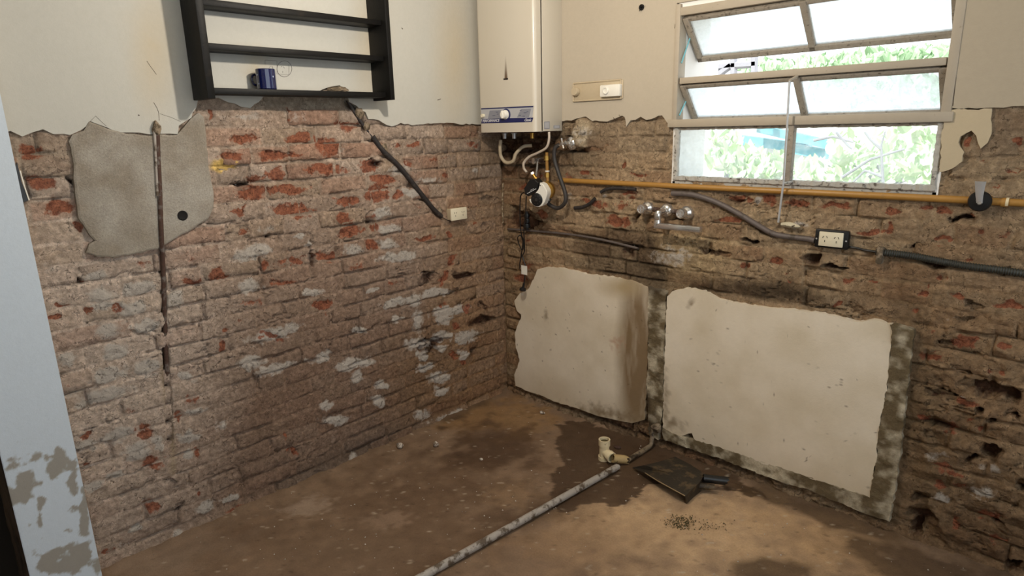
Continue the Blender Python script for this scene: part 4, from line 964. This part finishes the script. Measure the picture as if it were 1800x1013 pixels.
    for k in range(4):
        a_ = math.radians(20+90*k); d_ = u*math.cos(a_)+v*math.sin(a_); tube('handle_arm', [hh, hh+d_*.016, hh+d_*.026], [.0045, .0045, .0065], M_chrome, t2, 10)
    # little lever tap
    f = R3(944, 283, -.05); t3 = thing('lever_tap', f, 'small chrome tap with a long thin lever behind the pale hose', 'valve')
    lathe('tap_body', [(0, -.03), (.014, -.03), (.016, -.01), (.012, 0), (.012, .016), (.016, .018), (.016, .026), (0, .028)], f, (-.1, -1, 0), M_chrome, t3, 16)
    tube('lever', [R3(945, 284, -.085), R3(944, 296, -.09), R3(942, 310, -.09)], [.004, .005, .006], M_chrome, t3, 8)
    tube('tap_neck', [R3(930, 284, -.04), R3(958, 282, -.04)], .010, M_rust, t3, 10)
    # brass branch
    t4 = thing('brass_pipe', R3(962, 300, -.05), 'yellowed brass pipe with a nut, running down beside the dark hose', 'pipe')
    tube('pipe', [R3(961, 268, -.045), R3(962, 300, -.045), R3(963, 322, -.045)], .0085, M_yellow, t4, 12)
    lathe('nut', [(0, -.012), (.014, -.012), (.014, .012), (0, .012)], R3(962, 308, -.045), (0, 0, 1), M_brass, t4, 6)
    lathe('collar', [(0, -.004), (.012, -.004), (.012, .004), (0, .004)], R3(962, 301, -.045), (0, 0, 1), M_whitep, t4, 14)
    lathe('nut', [(0, -.012), (.015, -.012), (.015, .012), (0, .012)], R3(961, 278, -.045), (0, 0, 1), M_brass, t4, 6)
    # black fittings in the hole
    t5 = thing('pipe_fitting', R3(926, 393, 0), 'black greasy pipe fittings in the dark hole below the pump', 'fitting')
    for px, py, r in ((926, 379, .014), (927, 388, .012), (926, 397, .018)): lathe('fitting_ring', [(0, -.012), (r, -.012), (r*1.1, 0), (r, .012), (0, .012)], R3(px, py, -.03), (0, 0, 1), M_blackp, t5, 14)
    tube('pipe', [R3(926, 372, -.025), R3(926, 404, -.025)], .009, M_blackp, t5, 10)
    tag(tube('water_pipe', [R3(893, 403, .002), R3(925, 405, -.004), R3(1000, 412, .0), R3(1060, 422, .0), R3(1122, 437, .002)], 0.0065, M_conduit, None, 10, 3), 'thin dusty water pipe in the mortar groove above the plaster panels', 'pipe')
    tag(tube('thin_pipe', [R3(884, 322, -.02), R3(883, 352, -.02), R3(884, 392, -.02)], 0.005, simple('flaked_pipe_paint', (176, 160, 134), .7, 0, .2, 60, 0, 100, (110, 90, 66), (.5, 60)), None, 8), 'thin pale vertical pipe in the room corner', 'pipe')
plumbing()

# ------------------------------------------------------------------ fixture right of the heater
def fixture():
    c = R3(1050, 160); t = thing('wall_fitting', c, 'narrow cream wall fitting with a sliding white block right of the heater', 'fitting')
    y = -.012
    A = R3(1007, 147, y-.01); B = R3(1094, 173, y-.01)
    box('back_plate', (A.x, y, B.z), (B.x, y-.006, A.z), M_creamd, t, .002)
    r = .004
    for p, q in (((A.x, A.z), (B.x-.01, A.z)), ((A.x, B.z), (B.x-.01, B.z)), ((B.x-.012, A.z), (B.x-.012, B.z)), ((A.x, A.z), (A.x, B.z))):
        tube('rim', [(p[0], y-.007, p[1]), (q[0], y-.007, q[1])], r, M_creamd, t, 8)
    s0 = R3(1056, 150, y-.02); s1 = R3(1091, 169, y-.02)
    box('slide_block', (s0.x, y-.004, s1.z), (s1.x, y-.03, s0.z), M_whitep, t, .006)
    c2 = R3(1065, 159.5, y-.03); lathe('slide_knob', [(.016, 0), (.017, .006), (.013, .008), (.012, .003), (0, .003)], c2, (0, -1, 0), M_whitep, t, 24)
    c3 = R3(1011, 161, y-.02); lathe('end_knob', [(0, .03), (.018, .03), (.021, .024), (.021, .004), (.019, 0)], c3+Vector((0, .02, 0)), (0, -1, 0), M_creamd, t, 24)
    t2 = tag(lathe('cable_hole', [(0, 0.0), (.012, .0), (.014, .003), (.010, .005), (.007, .002), (0, .001)], R3(1128, 13, -.0125), (0, -1, 0), M_soot, None, 9), 'ragged black hole with cable ends high on the wall left of the window', 'hole')
    for i, (dx, dz) in enumerate(((-.012, -.014), (.01, .008), (-.012, .004))): tube('wire', [R3(1128, 13, -.013), R3(1128, 13, -.03)+Vector((dx, 0, dz))], .0016, M_blackp, t2, 6)
fixture()

# ------------------------------------------------------------------ gas pipe and conduits on the right wall
def pipes():
    t = thing('gas_pipe', R3(1400, 340), 'long ochre gas pipe running under the window with a lever valve', 'pipe')
    P = [R3(x, y, -.012) for x, y in ((984,317),(1100,323),(1200,328),(1400,337.5),(1600,347),(1700,352),(1810,358),(1900,362))]
    tube('pipe', P, .0125, M_yellow, t, 14)
    v = R3(1724, 353, -.012); 
    lathe('valve_body', [(0, -.03), (.017, -.03), (.019, -.022), (.015, -.018), (.015, .018), (.019, .022), (.017, .03), (0, .03)], v, (1, 0, 0), M_brass, t, 8)
    lathe('valve_collar', [(0, 0), (.032, 0), (.034, .006), (.030, .012), (.012, .014), (.010, .022), (0, .024)], v+Vector((0, -.012, 0)), (0, -1, 0), M_blackp, t, 22)
    ll = [R3(1722, 357, -.045), R3(1722, 345, -.052), R3(1723, 330, -.06), R3(1724, 319, -.066)]
    bm = bmesh.new(); prev = None
    for p, w_ in zip(ll, (.008, .010, .013, .015)):
        ring = [bm.verts.new(p+Vector((dx, dy, 0))) for dx, dy in ((-w_, 0), (-w_, -.007), (-w_*.6, -.009), (w_*.6, -.009), (w_, -.007), (w_, 0))]
        if prev:
            for k in range(6): bm.faces.new((prev[k], prev[(k+1) % 6], ring[(k+1) % 6], ring[k]))
        else: bm.faces.new(ring)
        prev = ring
    bm.faces.new(prev); keep(from_bm('lever', bm, M_steel, t, True))
    lathe('lever_screw', [(0, .006), (.006, .005), (.007, 0)], R3(1722, 357, -.05), (0, -1, 0), M_chrome, t, 10)
    lathe('coupling', [(0, -.01), (.0155, -.01), (.0155, .01), (0, .01)], R3(1767, 356, -.012), (1, 0, 0), M_yellow, t, 16)
    lathe('sealant_ring', [(0, -.004), (.0158, -.004), (.0158, .004), (0, .004)], R3(1771, 356, -.012), (1, 0, 0), M_pvc, t, 16)
    tag(tube('conduit', [R3(x, y, -.014) for x, y in ((1181,340),(1205,341),(1225,344),(1260,356),(1300,377),(1340,401),(1362,412),(1390,417),(1418,420),(1432,423))], 0.0118, M_conduit, None, 12, 4), 'grey conduit sagging from the gas pipe down to the black socket', 'conduit')
    tag(tube('conduit', [R3(x, y, -.012) for x, y in ((1056,338),(1066,333),(1085,331),(1118,333))], 0.0085, M_conduitb, None, 10, 4), 'short black conduit stub just under the left end of the gas pipe', 'conduit')
    tag(tube('conduit', [R3(x, y, -.014) for x, y in ((1010,366),(1026,364),(1038,357),(1046,349))], 0.0095, M_conduitb, None, 10, 4), 'short curved black conduit stub right of the pump', 'conduit')
    bm = bmesh.new(); P = [R3(x, y, -.012) for x, y in ((1540,443),(1580,447),(1620,453),(1660,461),(1700,468),(1750,474),(1800,481),(1880,490))]
    P = smoothpath(P, 40); add_tube(bm, P, 0, 12, True, rf=lambda s: 0.0125+0.0016*math.sin(s*len(P)*1.57))
    tag(from_bm('corrugated_conduit', bm, M_corr, None, True), 'dark ribbed conduit running right from beside the black socket', 'conduit')
    tag(tube('wire', [R3(x, y, -.006) for x, y in ((1488,434),(1505,436),(1520,440),(1542,443))], 0.0045, M_blackp, None, 8, 4), 'short dark wire between the black socket and the ribbed conduit', 'wire')
    a = R3(1546, 447, -.026); bx_ = box('conduit_clamp', (a.x-.011, -.001, a.z-.038), (a.x+.011, -.030, a.z+.026), M_stoneg, None, .005); tag(bx_, 'mortar coated clamp holding the end of the ribbed conduit', 'clamp')
    rk = rock('paint_crust', R3(1388, 396, -.022), (.045, .014, .012), simple('pale_crust', (196, 186, 160), .8, 0, .2, 60, 0, 100, (70, 60, 46), (.6, 60)), seed=12, sub=3); tag(rk, 'pale crust of old putty at the foot of the window rod', 'rubble')
    # left wall: slanting conduit and vertical chase pipe
    t = thing('conduit', L3p(690, 280), 'black conduit slanting down the brick from the shelf to the socket', 'conduit')
    tube('conduit_tube', [L3p(x, y, .004) for x, y in ((655,240),(672,264),(700,291),(722,318),(745,347),(762,368),(776,381))], 0.0125, M_conduitb, t, 12, 4)
    tube('conduit_tube', [L3p(x, y, -.004) for x, y in ((610,176),(628,205),(645,230),(668,262))], 0.0085, M_conduitb, t, 10, 3)
    tube('wire', [L3p(x, y, .014) for x, y in ((774,380),(784,386),(793,390))], 0.002, M_blackp, t, 6, 3)
    for i, (px, py, r) in enumerate(((632,197,.034), (645,222,.026), (676,262,.03), (773,372,.022))):
        rock('mortar_dab', L3p(px, py, .003), (.012, r*.7, r), M_stoneg, t, seed=30+i, sub=2)
    tag(tube('chase_pipe', [L3p(x, y, h) for x, y, h in ((276,226,.020),(278,280,.021),(281,340,.021),(284,425,.020),(286,460,.004),(289,540,-.004),(291,600,-.008),(294,660,-.012))], 0.0085, M_rust, None, 10, 3), 'rusty vertical pipe set in a groove across the grey cement patch', 'pipe')
    tag(tube('conduit', [L3p(x, y, .022) for x, y in ((271,222),(273,260),(275,300),(277,345))], 0.0055, M_pipeg, None, 10, 3), 'short pale conduit beside the top of the rusty chase pipe', 'conduit')
    rk = rock('mortar_clod', L3p(276, 226, .02), (.016, .018, .03), M_stoneg, seed=44, sub=3); tag(rk, 'mortar clod stuck over the top of the rusty chase pipe', 'rubble')
    # black strip behind the pier
    t = thing('metal_strip', L3p(42, 325, .03), 'black strip with a white edge standing behind the white pier', 'strip')
    bm = bmesh.new(); vs = [bm.verts.new(L3p(x, y, d)) for d in (.0, .03) for x, y in ((30,285),(38,320),(51,352),(40,356),(26,300))]
    bm.faces.new(vs[:5]); bm.faces.new(vs[5:]); [bm.faces.new((vs[i], vs[(i+1) % 5], vs[5+(i+1) % 5], vs[5+i])) for i in range(5)]
    keep(from_bm('strip', bm, M_blackp, t)); tube('white_edge', [L3p(35, 300, .032), L3p(42, 325, .032), L3p(51, 352, .032)], .002, M_whitep, t, 6)
pipes()

# ------------------------------------------------------------------ tap set
def faucet():
    t = thing('wall_tap', R3(1162, 372), 'chrome wall mixer tap with two round handles and a flat spout', 'tap'); ax = (0, -1, 0)
    for px, py in ((1137, 366), (1206, 374)):
        c = R3(px, py, -.012)
        lathe('flange', [(0, -.02), (.030, -.02), (.031, .0), (.028, .006), (.018, .014), (.014, .018), (0, .018)], c, ax, M_chrome, t, 28)
        k = lathe('handle', [(0, .012), (.013, .012), (.013, .022), (.021, .024), (.0225, .030), (.0225, .050), (.020, .056), (.016, .057), (.015, .054), (0, .054)], c, ax, M_chrome, t, 28)
        for a in range(4): 
            a_ = a*math.pi/2; tube('handle_mark', [c+Vector((0, -.055, 0)), c+Vector((.011*math.cos(a_), -.055, .011*math.sin(a_)))], .001, M_steel, k, 6).data.transform(Matrix.Translation((0, 0, 0)))
    c = R3(1171, 370, -.012); lathe('flange', [(0, -.02), (.030, -.02), (.031, .0), (.026, .010), (.014, .016), (0, .016)], c, ax, M_chrome, t, 28)
    e = c+Vector((0, -.070, -.004)); tube('spout_neck', [c, e+Vector((0, .012, 0)), e, e+Vector((0, -.004, -.012))], .0135, M_chrome, t, 16)
    f = e+Vector((0, -.002, -.056)); lathe('spout_swivel', [(0, 0), (.015, 0), (.016, .004), (.016, .02), (.0145, .022), (.0145, .026), (.016, .028), (.016, .052), (.0145, .056), (0, .056)], f, (0, 0, 1), M_chrome, t, 20)
    g = RWp(1233, 401, f.y); box('spout_arm', (f.x-.014, f.y-.014, f.z-.014), (g[0], f.y+.014, f.z+.011), M_chrome, t, .005)
    s = R3(1192, 372, -.005); tube('cross_pipe', [R3(1137, 367, .004), R3(1206, 374, .004)], .012, M_rust, t, 10)
faucet()

# ------------------------------------------------------------------ things on the floor
def hollow(name, a, b, r, mat, parent=None, wall=.003, jag=0, seg=24, seed=1):
    a = Vector(a); b = Vector(b); ax = (b-a).normalized(); L = (b-a).length; u = ax.orthogonal().normalized(); v = ax.cross(u); R = random.Random(seed); bm = bmesh.new()
    cut = [R.uniform(-jag, jag)+jag*1.2*math.sin(2*math.pi*k/seg+.7) for k in range(seg)]
    def ring(rr, h, j=0): return [bm.verts.new(a+ax*(h+(cut[k] if j else 0))+(u*math.cos(2*math.pi*k/seg)+v*math.sin(2*math.pi*k/seg))*rr) for k in range(seg)]
    rs = [ring(r-wall, 0), ring(r, 0), ring(r, L, 1), ring(r-wall, L, 1)]
    rs.append(ring(r-wall, .002))
    for p, q in ((0, 1), (1, 2), (2, 3), (3, 4)):
        for k in range(seg): bm.faces.new((rs[p][k], rs[p][(k+1) % seg], rs[q][(k+1) % seg], rs[q][k]))
    return keep(from_bm(name, bm, mat, parent, True))
def floor_things():
    b = Vector(FL(1062, 808)); t = thing('pipe_tee', b, 'cream plastic tee pipe standing upright on the wet floor', 'pipe fitting')
    top = b+Vector((0, 0, .110)); R = .0245
    hollow('riser', b+Vector((0, 0, .004)), b+Vector((0, 0, .085)), R, M_pvc, t, .003)
    hollow('socket_mouth', b+Vector((0, 0, .078)), top, R+.004, M_pvc, t, .005)
    lathe('dirt_in_mouth', [(0, .0), (.021, .0), (.0215, -.004)], b+Vector((0, 0, .098)), (0, 0, 1), M_moss, t, 16)
    hollow('foot_socket', b+Vector((-.002, 0, .0)), b+Vector((-.002, 0, .022)), R+.003, M_pvc, t, .004, .002)
    br = Vector((.96, -.28, -.12)).normalized(); s = b+Vector((0, 0, .045))
    hollow('branch', s, s+br*.045, R-.002, M_pvc, t, .003); hollow('socket_mouth', s+br*.036, s+br*.062, R+.002, M_pvc, t, .005)
    a = s+br*.066; tb = thing('broken_pipe', (a.x, a.y, 0), 'short broken tan pipe piece at the mouth of the cream tee', 'pipe')
    e = Vector(FL(1098, 808, .022)); hollow('pipe_wall', a, e, .021, M_pvct, tb, .003, .012, 24, 4)
    # two grey pipes
    p0 = Vector(FL(700, 1038, .018)); p1 = Vector(FL(1085, 821, .018))
    gp = hollow('steel_pipe', p0, p1, .0155, M_pipeg, None, .003, .003, 18, 6); tag(gp, 'long dusty grey pipe lying diagonally across the floor', 'pipe')
    q0 = Vector(FL(1104, 809, .016)); q1 = Vector(FL(1141, 785, .018)); q2 = R3(1146, 772, -.03); q3 = R3(1148, 752, -.012)
    tag(tube('drain_pipe', [q0, q1, q2, q3], .0125, simple('wet_grimy_pipe', (128, 112, 92), .5, 0, .3, 50, .001, 90, (52, 40, 28), (.48, 24)), None, 14, 4), 'short grimy pipe rising from the floor to the base of the cement rib', 'pipe')
    # shovel head
    c = Vector(FL(1185, 838)); t = thing('shovel_head', c, 'dark rusty flat shovel blade with a broken black socket, lying near the wall', 'shovel')
    top = [((1112,822), .012), ((1133,818), .045), ((1158,812), .04), ((1187,803), .035), ((1214,817), .045), ((1238,833), .05), ((1228,848), .055), ((1216,859), .05), ((1204,872), .045), ((1180,859), .05), ((1155,845), .045), ((1134,832), .035)]
    P = [Vector(FL(x, y, h)) for (x, y), h in top]; n = len(P); bm = bmesh.new()
    cen = sum(P, Vector())/n+Vector((0, 0, .006)); mid = [p.lerp(cen, .45)+Vector((0, 0, random.uniform(-.003, .003))) for p in P]
    lo = Vector((0, 0, -.004)); va = [bm.verts.new(p) for p in P]; vm = [bm.verts.new(p) for p in mid]; vc = bm.verts.new(cen)
    vb = [bm.verts.new(p+lo) for p in P]; vcb = bm.verts.new(cen+lo)
    for i in range(n):
        j = (i+1) % n; bm.faces.new((va[i], va[j], vm[j], vm[i])); bm.faces.new((vm[i], vm[j], vc)); bm.faces.new((va[j], va[i], vb[i], vb[j])); bm.faces.new((vb[j], vb[i], vcb))
    keep(from_bm('blade', bm, M_blade, t, True))
    tube('worn_edge', [P[11]+Vector((0, 0, .001)), P[10], P[9], P[8]], .0022, M_edge, t, 8)
    a = Vector(FL(1236, 841, .05)); b = Vector(FL(1277, 846, .042)); hollow('socket', a, b, .019, M_blackp, t, .0025, .006, 22, 9)
    a2 = Vector(FL(1224, 854, .03)); b2 = Vector(FL(1252, 857, .028)); hollow('socket_strap', a2, b2, .014, M_blade, t, .002, .008, 16, 10)
    # folded skirt down to the floor behind and at the right so that the blade rests on it
    bm = bmesh.new(); ed = [P[5], P[6], P[7], P[8]]; u = [bm.verts.new(p) for p in ed]; d = [bm.verts.new(Vector((p.x, p.y+.012, .002))) for p in ed]; d2 = [bm.verts.new(Vector((p.x+.004, p.y+.014, .002))) for p in ed]; u2 = [bm.verts.new(p+Vector((.004, .002, 0))) for p in ed]
    for i in range(3):
        bm.faces.new((u[i], u[i+1], d[i+1], d[i])); bm.faces.new((u2[i], u2[i+1], d2[i+1], d2[i])); bm.faces.new((u[i], u[i+1], u2[i+1], u2[i])); bm.faces.new((d[i], d[i+1], d2[i+1], d2[i]))
    bm.faces.new((u[0], d[0], d2[0], u2[0])); bm.faces.new((u[3], d[3], d2[3], u2[3])); keep(from_bm('bent_skirt', bm, M_blade, t))
    # loose stones
    for (px, py, r, sd, lab, m) in ((703, 788, (.020, .018, .018), 3, 'angular whitewashed rubble chip near the left wall, the larger of the two chips', M_stonew), (767, 785, (.018, .017, .015), 8, 'rounder whitewashed rubble chip right of the angular one', M_stonew),
                                    (953, 728, (.020, .013, .010), 15, 'small flat pale stone near the room corner', M_stonew), (846, 809, (.010, .008, .006), 18, 'tiny pale stone chip in the middle of the floor', M_stonew),
                                    (1154, 752, (.03, .022, .03), 21, 'pale rounded mortar lump at the foot of the cement rib', M_stoneg), (1085, 788, (.022, .015, .008), 25, 'dark reddish brick fragment behind the cream tee', M_rust)):
        c = FL(px, py, 0) if px != 1154 else RWp(px, py, -.04); z = r[2]*.85 if px != 1154 else max(.03, c[2])
        tag(rock('stone', (c[0], c[1], z), r, m, None, sd, 2), lab, 'stone', 'loose stones on the floor')
    R = random.Random(2); bm = bmesh.new()
    for i in range(420):
        px = R.uniform(240, 1750); py = R.uniform(720, 1010); q = FL(px, py)
        if not (.03 < q[0] < 2.75 and -2.6 < q[1] < -.02): continue
        s = R.uniform(.0008, .0028); p = [Vector((q[0]+R.uniform(-s, s), q[1]+R.uniform(-s, s), .003+s*k)) for k in (0, .0, .0)]
        vs = [bm.verts.new((q[0]+dx*s, q[1]+dy*s, .001+dz*s)) for dx, dy, dz in ((-1, -1, 0), (1, -.8, 0), (.9, 1, 0), (-1, .7, 0), (R.uniform(-.5, .5), R.uniform(-.5, .5), 1.6))]
        bm.faces.new(vs[:4]); [bm.faces.new((vs[k], vs[(k+1) % 4], vs[4])) for k in range(4)]
    tag(from_bm('crumbs', bm, M_stonew), 'scattered pale mortar crumbs over the bare floor', 'crumbs', None, 'stuff')
    bm = bmesh.new()
    for i in range(420):
        a = R.uniform(0, 6.28); d = abs(R.gauss(.62, .28)); px, py = (1197+26*d*math.cos(a), 919+13*d*math.sin(a)) if i < 330 else (R.gauss(1240, 20), R.gauss(925, 5))
        q = FL(px, py); s = R.uniform(.0012, .0042); an = R.uniform(0, 6.28); dx, dy = math.cos(an)*s, math.sin(an)*s
        vs = [bm.verts.new((q[0]+x, q[1]+y, z)) for x, y, z in ((-dx, -dy, .001), (dy*.5, -dx*.5, .001), (dx, dy, .002), (-dy*.5, dx*.5, .001), (0, 0, .002+s*.8))]
        bm.faces.new(vs[:4]); [bm.faces.new((vs[k], vs[(k+1) % 4], vs[4])) for k in range(4)]
    tag(from_bm('moss', bm, M_moss), 'small patch of dark moss and grit on the dry floor right of the pipe', 'moss', None, 'stuff')
floor_things()

# ------------------------------------------------------------------ outside
def outside():
    g = core('ground', [((-8, 0.3, -0.3), (12, 16, -0.05))], M_ground); g['kind'] = 'structure'
    def O(px, py, y): return Vector(RWp(px, py, y))
    # white house with teal fascia, seen low through the fixed lights
    t = thing('house', (0, 6, 0), 'white rendered house with teal fascia bands across the yard', 'building')
    a = O(1225, 232, 6.0)
    box('wall', (-5.5, 6.0, -0.05), (5.5, 6.9, 1.72), M_house, t)
    box('wall', (-5.0, 2.6, -0.05), (O(1216, 300, 2.6).x, 3.0, 4.2), M_house, t)
    for (p, q, yy, th) in (((1240, 238), (1420, 262), 5.8, .12), ((1330, 226), (1470, 258), 5.6, .1), ((1395, 262), (1450, 272), 5.7, .12)):
        A = O(*p, yy); B = O(*q, yy); d = (B-A); n = Vector((0, 0, 1))
        bm = bmesh.new(); vs = [bm.verts.new(v+Vector((0, k, 0))+n*s*th/2) for k in (0, .15) for v, s in ((A, -1), (B, -1), (B, 1), (A, 1))]
        for f in ((0, 1, 2, 3), (7, 6, 5, 4), (0, 4, 5, 1), (3, 2, 6, 7), (0, 3, 7, 4), (1, 5, 6, 2)): bm.faces.new([vs[i] for i in f])
        keep(from_bm('teal_fascia', bm, M_teal, t))
    wa = O(1218, 266, 5.9); wb = O(1236, 278, 5.9); f = box('window', wa, (wb.x, 6.0, wb.z), M_twig, t); 
    pn = box('pane', (wa.x+.03, 5.88, wb.z+.02), (wb.x-.03, 5.92, wa.z-.02), M_pane_blue, t)
    # metal gantry
    t = thing('gantry', (0, 5, 0), 'dark steel frame behind the yard, seen under the upper sash', 'frame')
    for p, q in (((1254, 132), (1254, 100)), ((1290, 130), (1290, 95)), ((1326, 130), (1326, 90)), ((1250, 118), (1330, 112)), ((1262, 132), (1286, 114))):
        tube('bar', [O(*p, 5.0), O(*q, 5.0)], .045, M_twig, t, 6)
    tube('post', [Vector((O(1290, 130, 5).x, 5.0, -0.05)), O(1290, 130, 5.0)], .05, M_twig, t, 6)
    R = random.Random(8)
    leafy = None
    def bush(name, label, areas, n, y0, y1, size, mat, trunkpx):
        t = thing(name, (O(*trunkpx, (y0+y1)/2).x, (y0+y1)/2, -.05), label, 'plant'); bm = bmesh.new()
        for i in range(n):
            cx, cy, rx, ry = R.choice(areas); a = R.uniform(0, 6.28); d = math.sqrt(R.random()); px, py = cx+rx*d*math.cos(a), cy+ry*d*math.sin(a)
            c = O(px, py, R.uniform(y0, y1)); L = size*R.uniform(.6, 1.3)
            ax = Vector((R.gauss(0, .5), R.gauss(0, .4), R.gauss(-.7, .4))).normalized(); sd = ax.cross(Vector((R.gauss(0, .4), -1, R.gauss(0, .4)))).normalized(); w = L*R.uniform(.16, .26); nn = ax.cross(sd)
            vs = [bm.verts.new(c+ax*L*s+sd*w*k+nn*L*.08*m) for s, k, m in ((-.5, 0, 0), (-.15, 1, .6), (.2, .8, .5), (.5, 0, -.5), (.2, -.8, .5), (-.15, -1, .6))]
            mdl = [bm.verts.new(c+ax*L*s) for s in (-.15, .2)]
            bm.faces.new((vs[0], vs[1], mdl[0])); bm.faces.new((vs[1], vs[2], mdl[1], mdl[0])); bm.faces.new((vs[2], vs[3], mdl[1])); bm.faces.new((vs[3], vs[4], mdl[1])); bm.faces.new((vs[4], vs[5], mdl[0], mdl[1])); bm.faces.new((vs[5], vs[0], mdl[0]))
        keep(from_bm('foliage', bm, mat, t)); ym = (y0+y1)/2
        base = Vector((O(*trunkpx, ym).x, ym, -.05)); tube('trunk', [base, base.lerp(O(*trunkpx, ym), .5)+Vector((.05, 0, 0)), O(*trunkpx, ym)], [.04, .03, .015], M_twig, t, 8)
        for k in range(9):
            cx, cy, rx, ry = R.choice(areas); e = O(cx+R.uniform(-rx, rx), cy+R.uniform(-ry, ry), ym+R.uniform(-.1, .1)); s = base.lerp(O(*trunkpx, ym), R.uniform(.8, 1))
            tube('branch', [s, s.lerp(e, .5)+Vector((R.uniform(-.04, .04), 0, R.uniform(-.05, .05))), e], [.010, .007, .003], M_twig, t, 5)
        return t
    bush('leafy_shrub', 'pale green drooping shrub behind the left fixed pane', [(1275, 268, 34, 38), (1310, 285, 36, 26), (1345, 295, 36, 20), (1375, 290, 16, 20)], 460, 1.6, 2.2, .105, M_green, (1300, 300))
    leafy = bush('leafy_tree', 'pale green leafy tree behind the right fixed pane', [(1440, 300, 50, 24), (1500, 262, 50, 30), (1560, 275, 60, 46), (1600, 250, 50, 24), (1500, 310, 60, 18), (1620, 300, 30, 24)], 620, 1.7, 2.6, .095, M_green, (1545, 290))
    bush('far_tree', 'twiggy grey-green tree seen in the gap under the upper sash', [(1350, 118, 50, 12), (1450, 112, 60, 14), (1550, 104, 70, 14), (1630, 98, 50, 14), (1600, 160, 80, 30), (1480, 160, 60, 24)], 1500, 7.4, 9.0, .17, M_green2, (1500, 150))
    t = leafy; off = t.location
    for pts in (((1552, 322), (1550, 285), (1549, 255), (1556, 231)), ((1549, 262), (1530, 245), (1520, 232)), ((1430, 247), (1465, 240), (1500, 250)), ((1470, 232), (1490, 255), (1498, 262)), ((1480, 312), (1530, 280), (1590, 262)), ((1550, 310), (1520, 300), (1500, 320))):
        tube('branch', [O(x, y, 1.62) for x, y in pts], [.009, .008, .006, .004][:len(pts)], M_twig, t, 6)
outside()
bpy.context.view_layer.update()
